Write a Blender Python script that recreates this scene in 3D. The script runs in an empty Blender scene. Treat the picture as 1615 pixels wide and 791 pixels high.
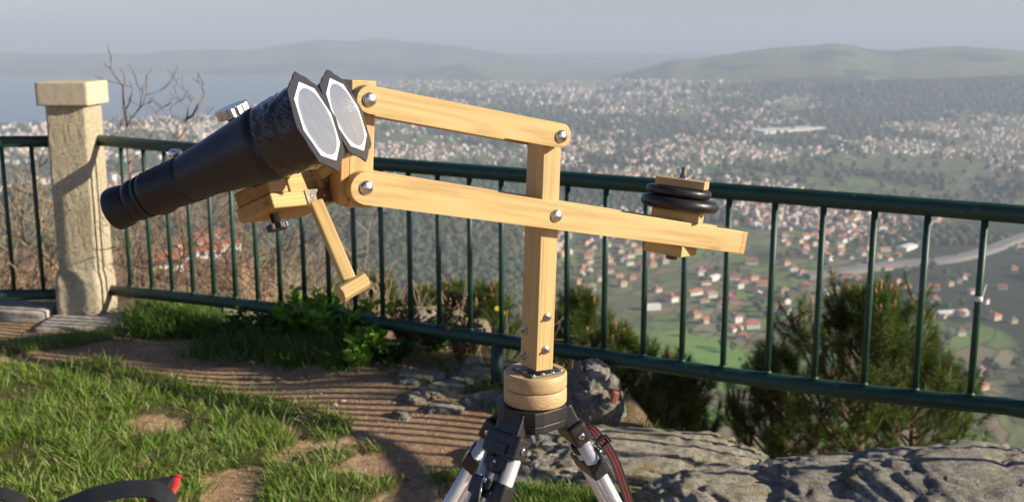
import bpy, bmesh, math, random
import numpy as np
from mathutils import Vector, Matrix
R = math.radians
SC = bpy.context.scene
COL = SC.collection
random.seed(7)
RNG = np.random.default_rng(7)

# ------------------------------------------------------------------ camera
CAM_H = 1.45
PITCH = R(11.3)
FPX = 1725.0
CAM = Vector((0, 0, CAM_H))
cp, sp = math.cos(PITCH), math.sin(PITCH)
VR, VF, VU = Vector((1, 0, 0)), Vector((0, cp, -sp)), Vector((0, sp, cp))
cd = bpy.data.cameras.new('camera'); cam = bpy.data.objects.new('camera', cd); COL.objects.link(cam)
cam.location = CAM; cam.rotation_euler = (R(90) - PITCH, 0, 0)
cd.sensor_width = 36; cd.lens = FPX / 1615 * 36; cd.clip_start = 0.05; cd.clip_end = 60000
cd.dof.use_dof = True; cd.dof.focus_distance = 1.58; cd.dof.aperture_fstop = 9.0
SC.camera = cam

def ray(px, py):
    d = VR * ((px - 807.5) / FPX) + VF + VU * ((395.5 - py) / FPX)
    return d
def at(px, py, Y):                       # point on the sight line of a measured spot, at forward distance Y
    d = ray(px, py); return CAM + d * (Y / d.y)
def on_z(px, py, z):
    d = ray(px, py); return CAM + d * ((z - CAM_H) / d.z)
def on_plane(px, py, q, n):
    d = ray(px, py); return CAM + d * ((q - CAM).dot(n) / d.dot(n))
def tan_y(py):
    return math.tan(PITCH + math.atan((py - 395.5) / FPX))
def to_px(X, Y, Z):
    zc = Y * cp - (Z - CAM_H) * sp
    up = Y * sp + (Z - CAM_H) * cp
    return 807.5 + FPX * X / zc, 395.5 - FPX * up / zc

# ------------------------------------------------------------------ numpy noise
def _h(ix, iy, iz, seed):
    n = (ix.astype(np.int64) * 374761393 + iy.astype(np.int64) * 668265263 + iz.astype(np.int64) * 2147483647 + seed * 974634777) & 0xffffffff
    n = ((n ^ (n >> 13)) * 1274126177) & 0xffffffff
    n = ((n ^ (n >> 16)) * 2246822519) & 0xffffffff
    return ((n ^ (n >> 15)) & 0xffffff) / float(0xffffff)
def vnoise(x, y, z=None, seed=0):
    x = np.asarray(x, float); y = np.asarray(y, float)
    z = np.zeros_like(x) if z is None else np.asarray(z, float)
    fx, fy, fz = np.floor(x), np.floor(y), np.floor(z)
    tx, ty, tz = x - fx, y - fy, z - fz
    tx = tx * tx * (3 - 2 * tx); ty = ty * ty * (3 - 2 * ty); tz = tz * tz * (3 - 2 * tz)
    r = 0
    for a in (0, 1):
        for b in (0, 1):
            for c in (0, 1):
                w = (tx if a else 1 - tx) * (ty if b else 1 - ty) * (tz if c else 1 - tz)
                r = r + w * _h(fx + a, fy + b, fz + c, seed)
    return r * 2 - 1
def fbm(x, y, z=None, o=4, seed=0):
    r = 0; a = 1.0; s = 0; f = 1.0
    for k in range(o):
        r = r + a * vnoise(x * f, y * f, None if z is None else z * f, seed + k); s += a; a *= .5; f *= 2.03
    return r / s
def sstep(a, b, x):
    t = np.clip((np.asarray(x, float) - a) / (b - a), 0, 1); return t * t * (3 - 2 * t)

# ------------------------------------------------------------------ objects
def tag(o, label=None, cat=None, group=None, kind=None):
    if label: o['label'] = label
    if cat: o['category'] = cat
    if group: o['group'] = group
    if kind: o['kind'] = kind
    return o
def link(o, parent=None):
    COL.objects.link(o)
    if parent is not None:
        o.parent = parent
    return o
def empty(name, loc, label, cat, group=None, rz=0):
    o = bpy.data.objects.new(name, None); COL.objects.link(o); o.empty_display_size = .1
    o.location = loc; o.rotation_euler = (0, 0, rz)
    tag(o, label, cat, group); return o
def npmesh(name, V, F, smooth=False):
    """V (n,3); F list of index arrays (k, m) of same-size polygons"""
    me = bpy.data.meshes.new(name)
    V = np.asarray(V, np.float32)
    me.vertices.add(len(V)); me.vertices.foreach_set('co', V.ravel())
    loops = np.concatenate([np.asarray(f, np.int32).ravel() for f in F])
    sizes = np.concatenate([np.full(len(f), np.asarray(f).shape[1], np.int32) for f in F])
    starts = np.concatenate([[0], np.cumsum(sizes)[:-1]]).astype(np.int32)
    me.loops.add(len(loops)); me.loops.foreach_set('vertex_index', loops)
    me.polygons.add(len(sizes)); me.polygons.foreach_set('loop_start', starts)
    me.polygons.foreach_set('loop_total', sizes)
    me.polygons.foreach_set('use_smooth', np.full(len(sizes), smooth, bool))
    me.update(calc_edges=True); me.validate()
    return me
def wmat(parent, M):
    """basis matrix that puts a child at world matrix M under an Empty parent without parents of its own"""
    if parent is None: return M
    P = Matrix.LocRotScale(parent.location, parent.rotation_euler, parent.scale) if parent.parent is None and parent.type == 'EMPTY' else parent['_w'] if False else None
    if P is None:
        P = WM[parent.name]
    return P.inverted() @ M
WM = {}
def put(name, me, mat, parent=None, M=None):
    """link a mesh; M is its WORLD matrix"""
    M = M or Matrix.Identity(4)
    o = bpy.data.objects.new(name, me)
    if mat is not None and len(me.materials) == 0: me.materials.append(mat)
    link(o, parent)
    o.matrix_basis = wmat(parent, M)
    WM[o.name] = M.copy()
    return o
class MB:
    def __init__(s): s.bm = bmesh.new()
    def box(s, c, d, M=None, bevel=0, seg=2):
        r = bmesh.ops.create_cube(s.bm, size=1)['verts']
        for v in r: v.co = Vector((v.co.x * d[0] + c[0], v.co.y * d[1] + c[1], v.co.z * d[2] + c[2]))
        if bevel:
            es = list({e for v in r for e in v.link_edges})
            rr = bmesh.ops.bevel(s.bm, geom=es, offset=bevel, segments=seg, affect='EDGES', profile=.6)
            r = list({v for f in rr['faces'] for v in f.verts} | {v for v in r if v.is_valid})
        if M is not None:
            for v in r: v.co = M @ v.co
        return s
    def tube(s, pts, rad, n=10, cap=True):
        pts = [Vector(p) for p in pts]
        if not hasattr(rad, '__len__'): rad = [rad] * len(pts)
        rings = []; ref = None
        for i, p in enumerate(pts):
            t = (pts[min(i + 1, len(pts) - 1)] - pts[max(i - 1, 0)]).normalized()
            if ref is None: ref = Vector((0, 0, 1)) if abs(t.z) < .9 else Vector((1, 0, 0))
            a = t.cross(ref)
            if a.length < 1e-6: a = t.orthogonal()
            a.normalize(); b = t.cross(a).normalized(); ref = b.cross(t) * -1 if False else a.cross(t)
            rings.append([s.bm.verts.new(p + (a * math.cos(2 * math.pi * k / n) + b * math.sin(2 * math.pi * k / n)) * rad[i]) for k in range(n)])
        for i in range(len(rings) - 1):
            for k in range(n):
                f = s.bm.faces.new((rings[i][k], rings[i][(k + 1) % n], rings[i + 1][(k + 1) % n], rings[i + 1][k])); f.smooth = True
        if cap:
            s.bm.faces.new(rings[0][::-1]); s.bm.faces.new(rings[-1])
        return s
    def lathe(s, prof, n=32, M=None, smooth=True, cap=True):
        """prof [(r, z)] about local z"""
        M = M or Matrix.Identity(4)
        rings = [[s.bm.verts.new(M @ Vector((r * math.cos(2 * math.pi * k / n), r * math.sin(2 * math.pi * k / n), z))) for k in range(n)] for r, z in prof]
        for i in range(len(rings) - 1):
            for k in range(n):
                f = s.bm.faces.new((rings[i][k], rings[i][(k + 1) % n], rings[i + 1][(k + 1) % n], rings[i + 1][k])); f.smooth = smooth
        if cap:
            s.bm.faces.new(rings[0][::-1]); s.bm.faces.new(rings[-1])
        return s
    def prism(s, poly, z0, z1, M=None, bevel=0):
        M = M or Matrix.Identity(4)
        a = [s.bm.verts.new((x, y, z0)) for x, y in poly]; b = [s.bm.verts.new((x, y, z1)) for x, y in poly]
        fs = [s.bm.faces.new(a[::-1]), s.bm.faces.new(b)]
        for i in range(len(poly)):
            j = (i + 1) % len(poly); fs.append(s.bm.faces.new((a[i], a[j], b[j], b[i])))
        vs = a + b
        if bevel:
            es = [e for e in fs[0].edges] + [e for e in fs[1].edges]
            rr = bmesh.ops.bevel(s.bm, geom=es, offset=bevel, segments=2, affect='EDGES', profile=.6)
            vs = list({v for f in rr['faces'] for v in f.verts} | {v for v in vs if v.is_valid})
        for v in vs: v.co = M @ v.co
        return s
    def build(s, name, mat, parent=None, M=None, smooth=None):
        bmesh.ops.recalc_face_normals(s.bm, faces=s.bm.faces)
        me = bpy.data.meshes.new(name); s.bm.to_mesh(me); s.bm.free()
        if smooth is not None:
            me.polygons.foreach_set('use_smooth', [smooth] * len(me.polygons))
        return put(name, me, mat, parent, M)
def frame(o, x, y, z):
    M = Matrix((( x[0], y[0], z[0], o[0]), (x[1], y[1], z[1], o[1]), (x[2], y[2], z[2], o[2]), (0, 0, 0, 1)))
    return M
def zframe(o, z, xref=None):
    z = Vector(z).normalized(); xref = Vector(xref) if xref is not None else (Vector((1, 0, 0)) if abs(z.x) < .9 else Vector((0, 1, 0)))
    y = z.cross(xref).normalized(); x = y.cross(z).normalized()
    return frame(o, x, y, z)

# ------------------------------------------------------------------ materials
def newmat(name):
    m = bpy.data.materials.new(name); m.use_nodes = True
    nt = m.node_tree; b = nt.nodes['Principled BSDF']
    return m, nt, b
class N:
    def __init__(s, nt): s.nt = nt
    def __call__(s, t, ins=None, **kw):
        n = s.nt.nodes.new(t)
        for k, v in kw.items(): setattr(n, k, v)
        for k, v in (ins or {}).items():
            if isinstance(v, bpy.types.NodeSocket): s.nt.links.new(v, n.inputs[k])
            else: n.inputs[k].default_value = v
        return n
    def ramp(s, fac, stops, interp='LINEAR'):
        n = s.nt.nodes.new('ShaderNodeValToRGB'); s.nt.links.new(fac, n.inputs[0])
        cr = n.color_ramp; cr.interpolation = interp
        while len(cr.elements) < len(stops): cr.elements.new(.5)
        for e, (p, c) in zip(cr.elements, stops):
            e.position = p; e.color = (*c, 1) if len(c) == 3 else c
        return n.outputs[0]
    def mix(s, fac, a, b, mode='MIX'):
        n = s.nt.nodes.new('ShaderNodeMix'); n.data_type = 'RGBA'; n.blend_type = mode
        for i, v in ((0, fac), (6, a), (7, b)):
            if isinstance(v, bpy.types.NodeSocket): s.nt.links.new(v, n.inputs[i])
            else: n.inputs[i].default_value = v if i == 0 else ((*v, 1) if len(v) == 3 else v)
        return n.outputs[2]
    def noise(s, vec, scale, detail=4, rough=.55, out=0, dim='3D'):
        n = s('ShaderNodeTexNoise', {'Scale': scale, 'Detail': detail, 'Roughness': rough})
        if vec is not None: s.nt.links.new(vec, n.inputs['Vector'])
        return n.outputs[out]
    def math(s, op, a, b=0.0, clamp=False):
        n = s.nt.nodes.new('ShaderNodeMath'); n.operation = op; n.use_clamp = clamp
        for i, v in ((0, a), (1, b)):
            if isinstance(v, bpy.types.NodeSocket): s.nt.links.new(v, n.inputs[i])
            else: n.inputs[i].default_value = v
        return n.outputs[0]
    def coord(s, which='Object', scale=(1, 1, 1), loc=(0, 0, 0), rot=(0, 0, 0)):
        tc = s.nt.nodes.new('ShaderNodeTexCoord')
        mp = s('ShaderNodeMapping', {'Scale': scale, 'Location': loc, 'Rotation': rot})
        s.nt.links.new(tc.outputs[which], mp.inputs[0]); return mp.outputs[0]
    def bump(s, h, strength, dist, b, normal=None):
        n = s('ShaderNodeBump', {'Strength': strength, 'Distance': dist, 'Height': h})
        if normal is not None: s.nt.links.new(normal, n.inputs['Normal'])
        s.nt.links.new(n.outputs[0], b.inputs['Normal']); return n.outputs[0]
def setb(nt, b, **kw):
    for k, v in kw.items():
        k = k.replace('_', ' ')
        if isinstance(v, bpy.types.NodeSocket): nt.links.new(v, b.inputs[k])
        else:
            if k == 'Base Color' and len(v) == 3: v = (*v, 1)
            b.inputs[k].default_value = v

def wood(name, light=(.66, .47, .23), dark=(.40, .21, .07), seed=0, endgrain=False):
    m, nt, b = newmat(name); n = N(nt)
    oi = nt.nodes.new('ShaderNodeObjectInfo')
    tc = nt.nodes.new('ShaderNodeTexCoord')
    off = n('ShaderNodeCombineXYZ', {'X': n.math('MULTIPLY', oi.outputs['Random'], 3.1), 'Y': n.math('MULTIPLY', oi.outputs['Random'], 1.7), 'Z': seed * .37})
    add = n('ShaderNodeVectorMath', {0: tc.outputs['Object'], 1: off.outputs[0]}, operation='ADD').outputs[0]
    mp = n('ShaderNodeMapping', {'Scale': (.55, 10, 10)}); nt.links.new(add, mp.inputs[0])
    warp = n.noise(mp.outputs[0], 1.6, 2, .5, out=1)
    w2 = n('ShaderNodeVectorMath', {0: warp, 'Scale': .55}, operation='SCALE').outputs[0]
    v = n('ShaderNodeVectorMath', {0: mp.outputs[0], 1: w2}, operation='ADD').outputs[0]
    wv = n('ShaderNodeTexWave', {'Vector': v, 'Scale': 7.5, 'Distortion': 1.8, 'Detail': 3.0, 'Detail Scale': .8}, wave_type='RINGS', rings_direction='X', wave_profile='SIN')
    mp2 = n('ShaderNodeMapping', {'Scale': (5, 110, 110)}); nt.links.new(add, mp2.inputs[0])
    fine = n.noise(mp2.outputs[0], 1.0, 3, .6)
    blot = n.noise(add, 9, 3)
    fac = n.math('ADD', n.math('MULTIPLY', wv.outputs['Fac'], .24), n.math('MULTIPLY', fine, .66))
    c = n.ramp(fac, [(.22, light), (.46, tuple(l * .8 + d * .2 for l, d in zip(light, dark))), (.72, tuple(l * .3 + d * .7 for l, d in zip(light, dark)))])
    c = n.mix(n.math('MULTIPLY', n.ramp(blot, [(.45, (0, 0, 0)), (.75, (1, 1, 1))]), .35), c, tuple(l * .7 + d * .3 for l, d in zip(light, dark)))
    # knots
    mk = n('ShaderNodeMapping', {'Scale': (9, 30, 30)}); nt.links.new(add, mk.inputs[0])
    vo = n('ShaderNodeTexVoronoi', {'Vector': mk.outputs[0], 'Scale': 1.0})
    kf = n.ramp(vo.outputs['Distance'], [(.05, (1, 1, 1)), (.09, (.55, .55, .55)), (.2, (0, 0, 0))])
    sel = n.math('GREATER_THAN', n('ShaderNodeSeparateColor', {0: vo.outputs['Color']}).outputs[0], .52)
    c = n.mix(n.math('MULTIPLY', n.math('MULTIPLY', kf, sel), .8), c, (.26, .12, .04))
    # grime
    sc = n.noise(mp.outputs[0], 14, 5, .7)
    c = n.mix(n.math('MULTIPLY', n.ramp(sc, [(.58, (0, 0, 0)), (.7, (1, 1, 1))]), .42), c, (.2, .12, .06))
    rg = n.ramp(fine, [(.3, (.42, .42, .42)), (.8, (.62, .62, .62))])
    setb(nt, b, Base_Color=c, Roughness=rg); b.inputs['Specular IOR Level'].default_value = .4
    n.bump(n.math('ADD', fine, n.math('MULTIPLY', wv.outputs['Fac'], .5)), .35, .0006, b)
    return m
def simple(name, col, rough=.5, metal=0, bump=None, var=.15, spec=.5, coat=0, scale=30):
    m, nt, b = newmat(name); n = N(nt); co = n.coord('Object')
    nz = n.noise(co, scale, 5, .6)
    c = n.mix(n.ramp(nz, [(.3, (0, 0, 0)), (.7, (1, 1, 1))]), tuple(x * (1 - var) for x in col), tuple(min(1, x * (1 + var)) for x in col))
    rr = n.ramp(nz, [(.2, (max(0, rough - .08),) * 3), (.8, (min(1, rough + .08),) * 3)])
    setb(nt, b, Base_Color=c, Roughness=rr, Metallic=metal); b.inputs['Specular IOR Level'].default_value = spec
    b.inputs['Coat Weight'].default_value = coat
    if bump: n.bump(n.noise(co, bump[0], 4), bump[1], bump[2], b)
    return m
def leafmat(name, cols, rough=.55, trans=.25):
    m, nt, b = newmat(name); n = N(nt)
    geo = nt.nodes.new('ShaderNodeNewGeometry')
    rnd = geo.outputs['Random Per Island']
    c = n.ramp(rnd, [(i / max(1, len(cols) - 1), c) for i, c in enumerate(cols)])
    co = n.coord('Object'); nz = n.noise(co, 3, 3)
    c = n.mix(n.ramp(nz, [(.35, (0, 0, 0)), (.65, (1, 1, 1))]), c, n.mix(1.0, c, (.72, .8, .6), 'MULTIPLY'))
    setb(nt, b, Base_Color=c, Roughness=rough); b.inputs['Specular IOR Level'].default_value = .3
    if trans:
        tr = n('ShaderNodeBsdfTranslucent', {'Color': c}); mx = n('ShaderNodeMixShader', {0: trans})
        nt.links.new(b.outputs[0], mx.inputs[1]); nt.links.new(tr.outputs[0], mx.inputs[2])
        nt.links.new(mx.outputs[0], nt.nodes['Material Output'].inputs[0])
    return m
# ================================================================== light, sky, haze
SUN_AZ_R = R(-12)                       # direction to the sun in plan, measured from +X
SUN_EL = R(22)
SUN = Vector((math.cos(SUN_EL) * math.cos(SUN_AZ_R), math.cos(SUN_EL) * math.sin(SUN_AZ_R), math.sin(SUN_EL)))
ld = bpy.data.lights.new('sun', 'SUN'); ld.energy = 5.0; ld.angle = R(.65); ld.color = (1, .88, .70)
lo = bpy.data.objects.new('sun', ld); COL.objects.link(lo); lo.location = (5, -2, 8)
lo.rotation_euler = (-SUN).to_track_quat('-Z', 'Y').to_euler()
w = bpy.data.worlds.new('World'); SC.world = w; w.use_nodes = True
nt = w.node_tree; bg = nt.nodes['Background']
sky = nt.nodes.new('ShaderNodeTexSky'); sky.sky_type = 'NISHITA'; sky.sun_disc = False
sky.sun_elevation = SUN_EL
sky.sun_rotation = math.atan2(SUN.x, SUN.y)
sky.altitude = 400; sky.air_density = .7; sky.dust_density = .6; sky.ozone_density = 2.6
tint = nt.nodes.new('ShaderNodeMix'); tint.data_type = 'RGBA'; tint.blend_type = 'MULTIPLY'; tint.inputs[0].default_value = 1
nt.links.new(sky.outputs[0], tint.inputs[6]); tint.inputs[7].default_value = (1.06, .915, .955, 1)
nt.links.new(tint.outputs[2], bg.inputs[0]); bg.inputs[1].default_value = .072
SC.view_settings.view_transform = 'Standard'; SC.view_settings.look = 'None'
SC.view_settings.exposure = .72; SC.view_settings.gamma = 1
SC.cycles.volume_bounces = 0; SC.cycles.max_bounces = 6; SC.cycles.diffuse_bounces = 3; SC.cycles.glossy_bounces = 3
SC.cycles.transparent_max_bounces = 8
SC.cycles.use_denoising = True

HAZE_D = 1.7e-4
def make_haze():
    m = bpy.data.materials.new('haze_air'); m.use_nodes = True; nt = m.node_tree
    nt.nodes.remove(nt.nodes['Principled BSDF'])
    pv = nt.nodes.new('ShaderNodeVolumePrincipled')
    pv.inputs['Color'].default_value = (.63, .75, .91, 1); pv.inputs['Density'].default_value = HAZE_D
    pv.inputs['Anisotropy'].default_value = 0.0
    nt.links.new(pv.outputs[0], nt.nodes['Material Output'].inputs['Volume'])
    mb = MB(); x0, x1, y0, y1, z0, z1 = -16000, 16000, -60, 15500, -345, 95
    mb.box(((x0 + x1) / 2, (y0 + y1) / 2, (z0 + z1) / 2), (x1 - x0, y1 - y0, z1 - z0))
    o = mb.build('haze', m); tag(o, 'pale blue haze filling the air over the valley', 'haze', kind='stuff')
    return o

# ================================================================== far terrain
def interp(x, xs, ys): return np.interp(x, xs, ys)
def zcrest(xs_px, ys_px, D):
    return [CAM_H - D * tan_y(y) for y in ys_px]
RIDGE_L = ([-400, -150, 0, 60, 100, 200, 300, 400, 450, 510, 560, 600, 700, 800, 900, 1000, 1300, 1700, 2100], [95, 80, 82, 86, 88, 86, 77, 79, 71, 61, 64, 61, 70, 86, 100, 110, 112, 112, 112])
RIDGE_R = ([700, 900, 950, 1000, 1050, 1100, 1150, 1200, 1300, 1350, 1400, 1500, 1600, 1800, 2100], [186, 145, 128, 111, 96, 92, 85, 76, 69, 74, 79, 72, 80, 72, 88])
RIDGE_C = ([1100, 1240, 1290, 1340, 1400, 1500, 1615, 1900, 2100], [196, 165, 145, 130, 124, 122, 116, 112, 140])
HILL_F = ([300, 420, 500, 600, 700, 800, 900, 960], [380, 352, 338, 332, 334, 345, 380, 420])
Ys_r = [4, 6, 8, 20, 60, 150, 400, 700, 900, 1500, 3000, 16000]
Zs_r = [-1.6, -2.4, -4.2, -14, -44, -108, -225, -288, -300, -301, -296, -300]
Zs_l = [-1.2, -2.2, -3.2, -6.2, -15.5, -35, -82, -140, -190, -280, -296, -300]
COAST = ([-600, 0, 330, 480, 640, 760], [3000, 3250, 3800, 4700, 6800, 16000])
SEA_Z = -300.0
def terrain_z(r, Y):
    """r = X/Y"""
    x = 807.5 + FPX * r
    X = r * Y
    wl = 1 - sstep(360, 640, x)
    z = wl * interp(Y, Ys_r, Zs_l) + (1 - wl) * interp(Y, Ys_r, Zs_r)
    amp = interp(Y, [5, 30, 200, 900, 2000, 4000, 9000], [.15, .8, 5, 3, 14, 24, 40])
    sc = interp(Y, [5, 100, 1000, 3000, 9000], [5, 40, 300, 650, 1500])
    z = z + amp * (fbm(X / 420 + 3.1, Y / 420, o=4, seed=3) + .35) * sstep(500, 1800, Y)
    z = z + fbm(X / 14, Y / 14, o=4, seed=5) * np.minimum(Y * .02, 5) * (1 - sstep(500, 1200, Y))
    def ridge(z, R_, D0, w0, w1, rough=.0, seed=9):
        c = interp(x, R_[0], zcrest(R_[0], R_[1], D0))
        c = c + rough * fbm(x / 60, x * 0 + .5, o=4, seed=seed) - rough * .2
        t = np.where(Y < D0, (Y - D0) / w0, (Y - D0) / w1)
        k = np.exp(-t * t * 1.6) + 0
        k = k * (1 + .22 * fbm(X / 700 + 7, Y / 700, o=4, seed=seed) * (1 - np.exp(-t * t * 4)))
        return np.maximum(z, -300 + (c + 300) * k)
    z = ridge(z, RIDGE_L, 11000, 2600, 3000, 22, 11)
    mR = sstep(760, 1000, x)
    z = z * (1 - mR) + mR * ridge(z, RIDGE_R, 6400, 2500, 1500, 14, 13)
    mC = sstep(1150, 1300, x)
    z = z * (1 - mC) + mC * ridge(z, RIDGE_C, 4300, 380, 600, 8, 17)
    mF = sstep(330, 480, x) * (1 - sstep(840, 950, x))
    z = z * (1 - mF) + mF * ridge(z, HILL_F, 1550, 330, 300, 5, 19)
    # little wooded knoll out by the town and the wooded hill at the far left
    kn = np.exp(-((x - 740) / 62) ** 2 - ((Y - 7600) / 500) ** 2) * 78
    kl = np.exp(-((x - 40) / 120) ** 2 - ((Y - 1150) / 260) ** 2) * 62
    z = z + kn + kl
    # the inlet of the sea
    sea = sstep(0, 350, Y - interp(x, COAST[0], COAST[1])) * (1 - sstep(-500, 300, Y - 8000 - 500 * fbm(x / 90, x * 0, o=3, seed=23)))
    z = np.where(Y > 2500, z * (1 - sea) + sea * (SEA_Z - 12), z)
    z = np.where((Y > 2500) & (sea < .3), np.maximum(z, SEA_Z + 2), z)
    return z
def forest_cover(r, Y):
    x = 807.5 + FPX * r; X = r * Y
    f = fbm(X / 260 + 11, Y / 330 + 2, o=4, seed=31)
    f = f + .6 * np.exp(-((x - 660) / 240) ** 2 - ((Y - 1500) / 420) ** 2)
    f = f + 1.4 * np.exp(-((x - 1490) / 220) ** 2 - ((Y - 4250) / 380) ** 2) - .5 * np.exp(-((x - 1250) / 320) ** 2 - ((Y - 5200) / 380) ** 2)
    f = f + .5 * np.exp(-((x - 740) / 60) ** 2 - ((Y - 7600) / 400) ** 2) + .9 * np.exp(-((x - 40) / 150) ** 2 - ((Y - 1150) / 300) ** 2)
    f = f + .35 * np.exp(-((x - 800) / 330) ** 2 - ((Y - 2900) / 180) ** 2)
    f = f + .35 * np.exp(-((x - 1580) / 90) ** 2 - ((Y - 2150) / 260) ** 2)
    f = f + .4 * sstep(9000, 10500, Y) + .25 * sstep(6300, 7200, Y) * sstep(1000, 1150, x)
    f = f - .9 * np.exp(-((x - 1040) / 160) ** 2 - ((Y - 1000) / 230) ** 2) - .45 * np.exp(-((x - 1500) / 200) ** 2 - ((Y - 980) / 150) ** 2)
    f = f + .3 * (1 - sstep(300, 500, x)) * sstep(700, 900, Y) * (1 - sstep(1500, 1800, Y))
    return f
def road_path():
    pts = [(1740, 352), (1640, 368), (1598, 382), (1560, 398), (1515, 410), (1470, 416), (1400, 420), (1330, 433), (1240, 441)]
    return pts
_G = {}
def tz(r, Y):
    """terrain height read bilinearly from a cached grid"""
    if not _G:
        nr, ny = 900, 1100
        _G['r'] = np.linspace(-.85, .85, nr); _G['l'] = np.linspace(math.log(5.), math.log(16000), ny)
        RR, LL = np.meshgrid(_G['r'], _G['l']); _G['z'] = terrain_z(RR, np.exp(LL)); _G['n'] = (nr, ny)
    nr, ny = _G['n']; Z = _G['z']
    a = np.clip((np.asarray(r, float) + .85) / 1.7 * (nr - 1), 0, nr - 1.001); b = np.clip((np.log(Y) - math.log(5.)) / (math.log(16000) - math.log(5.)) * (ny - 1), 0, ny - 1.001)
    i = a.astype(int); j = b.astype(int); fa = a - i; fb = b - j
    return (Z[j, i] * (1 - fa) + Z[j, i + 1] * fa) * (1 - fb) + (Z[j + 1, i] * (1 - fa) + Z[j + 1, i + 1] * fa) * fb
def hit(px, py):
    d = ray(px, py); r = d.x / d.y; s = d.z / d.y
    Y = np.exp(np.linspace(math.log(120), math.log(15000), 2500)); rr = np.full_like(Y, r)
    zt = tz(rr, Y); zr = CAM_H + s * Y
    k = np.argmax(zr < zt)
    if k == 0: return None
    a, b = Y[k - 1], Y[k]; da, db = zr[k - 1] - zt[k - 1], zt[k] - zr[k]
    y = a + (b - a) * da / (da + db + 1e-9)
    return Vector((r * y, y, float(tz(np.array([r]), np.array([y]))[0])))

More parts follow.
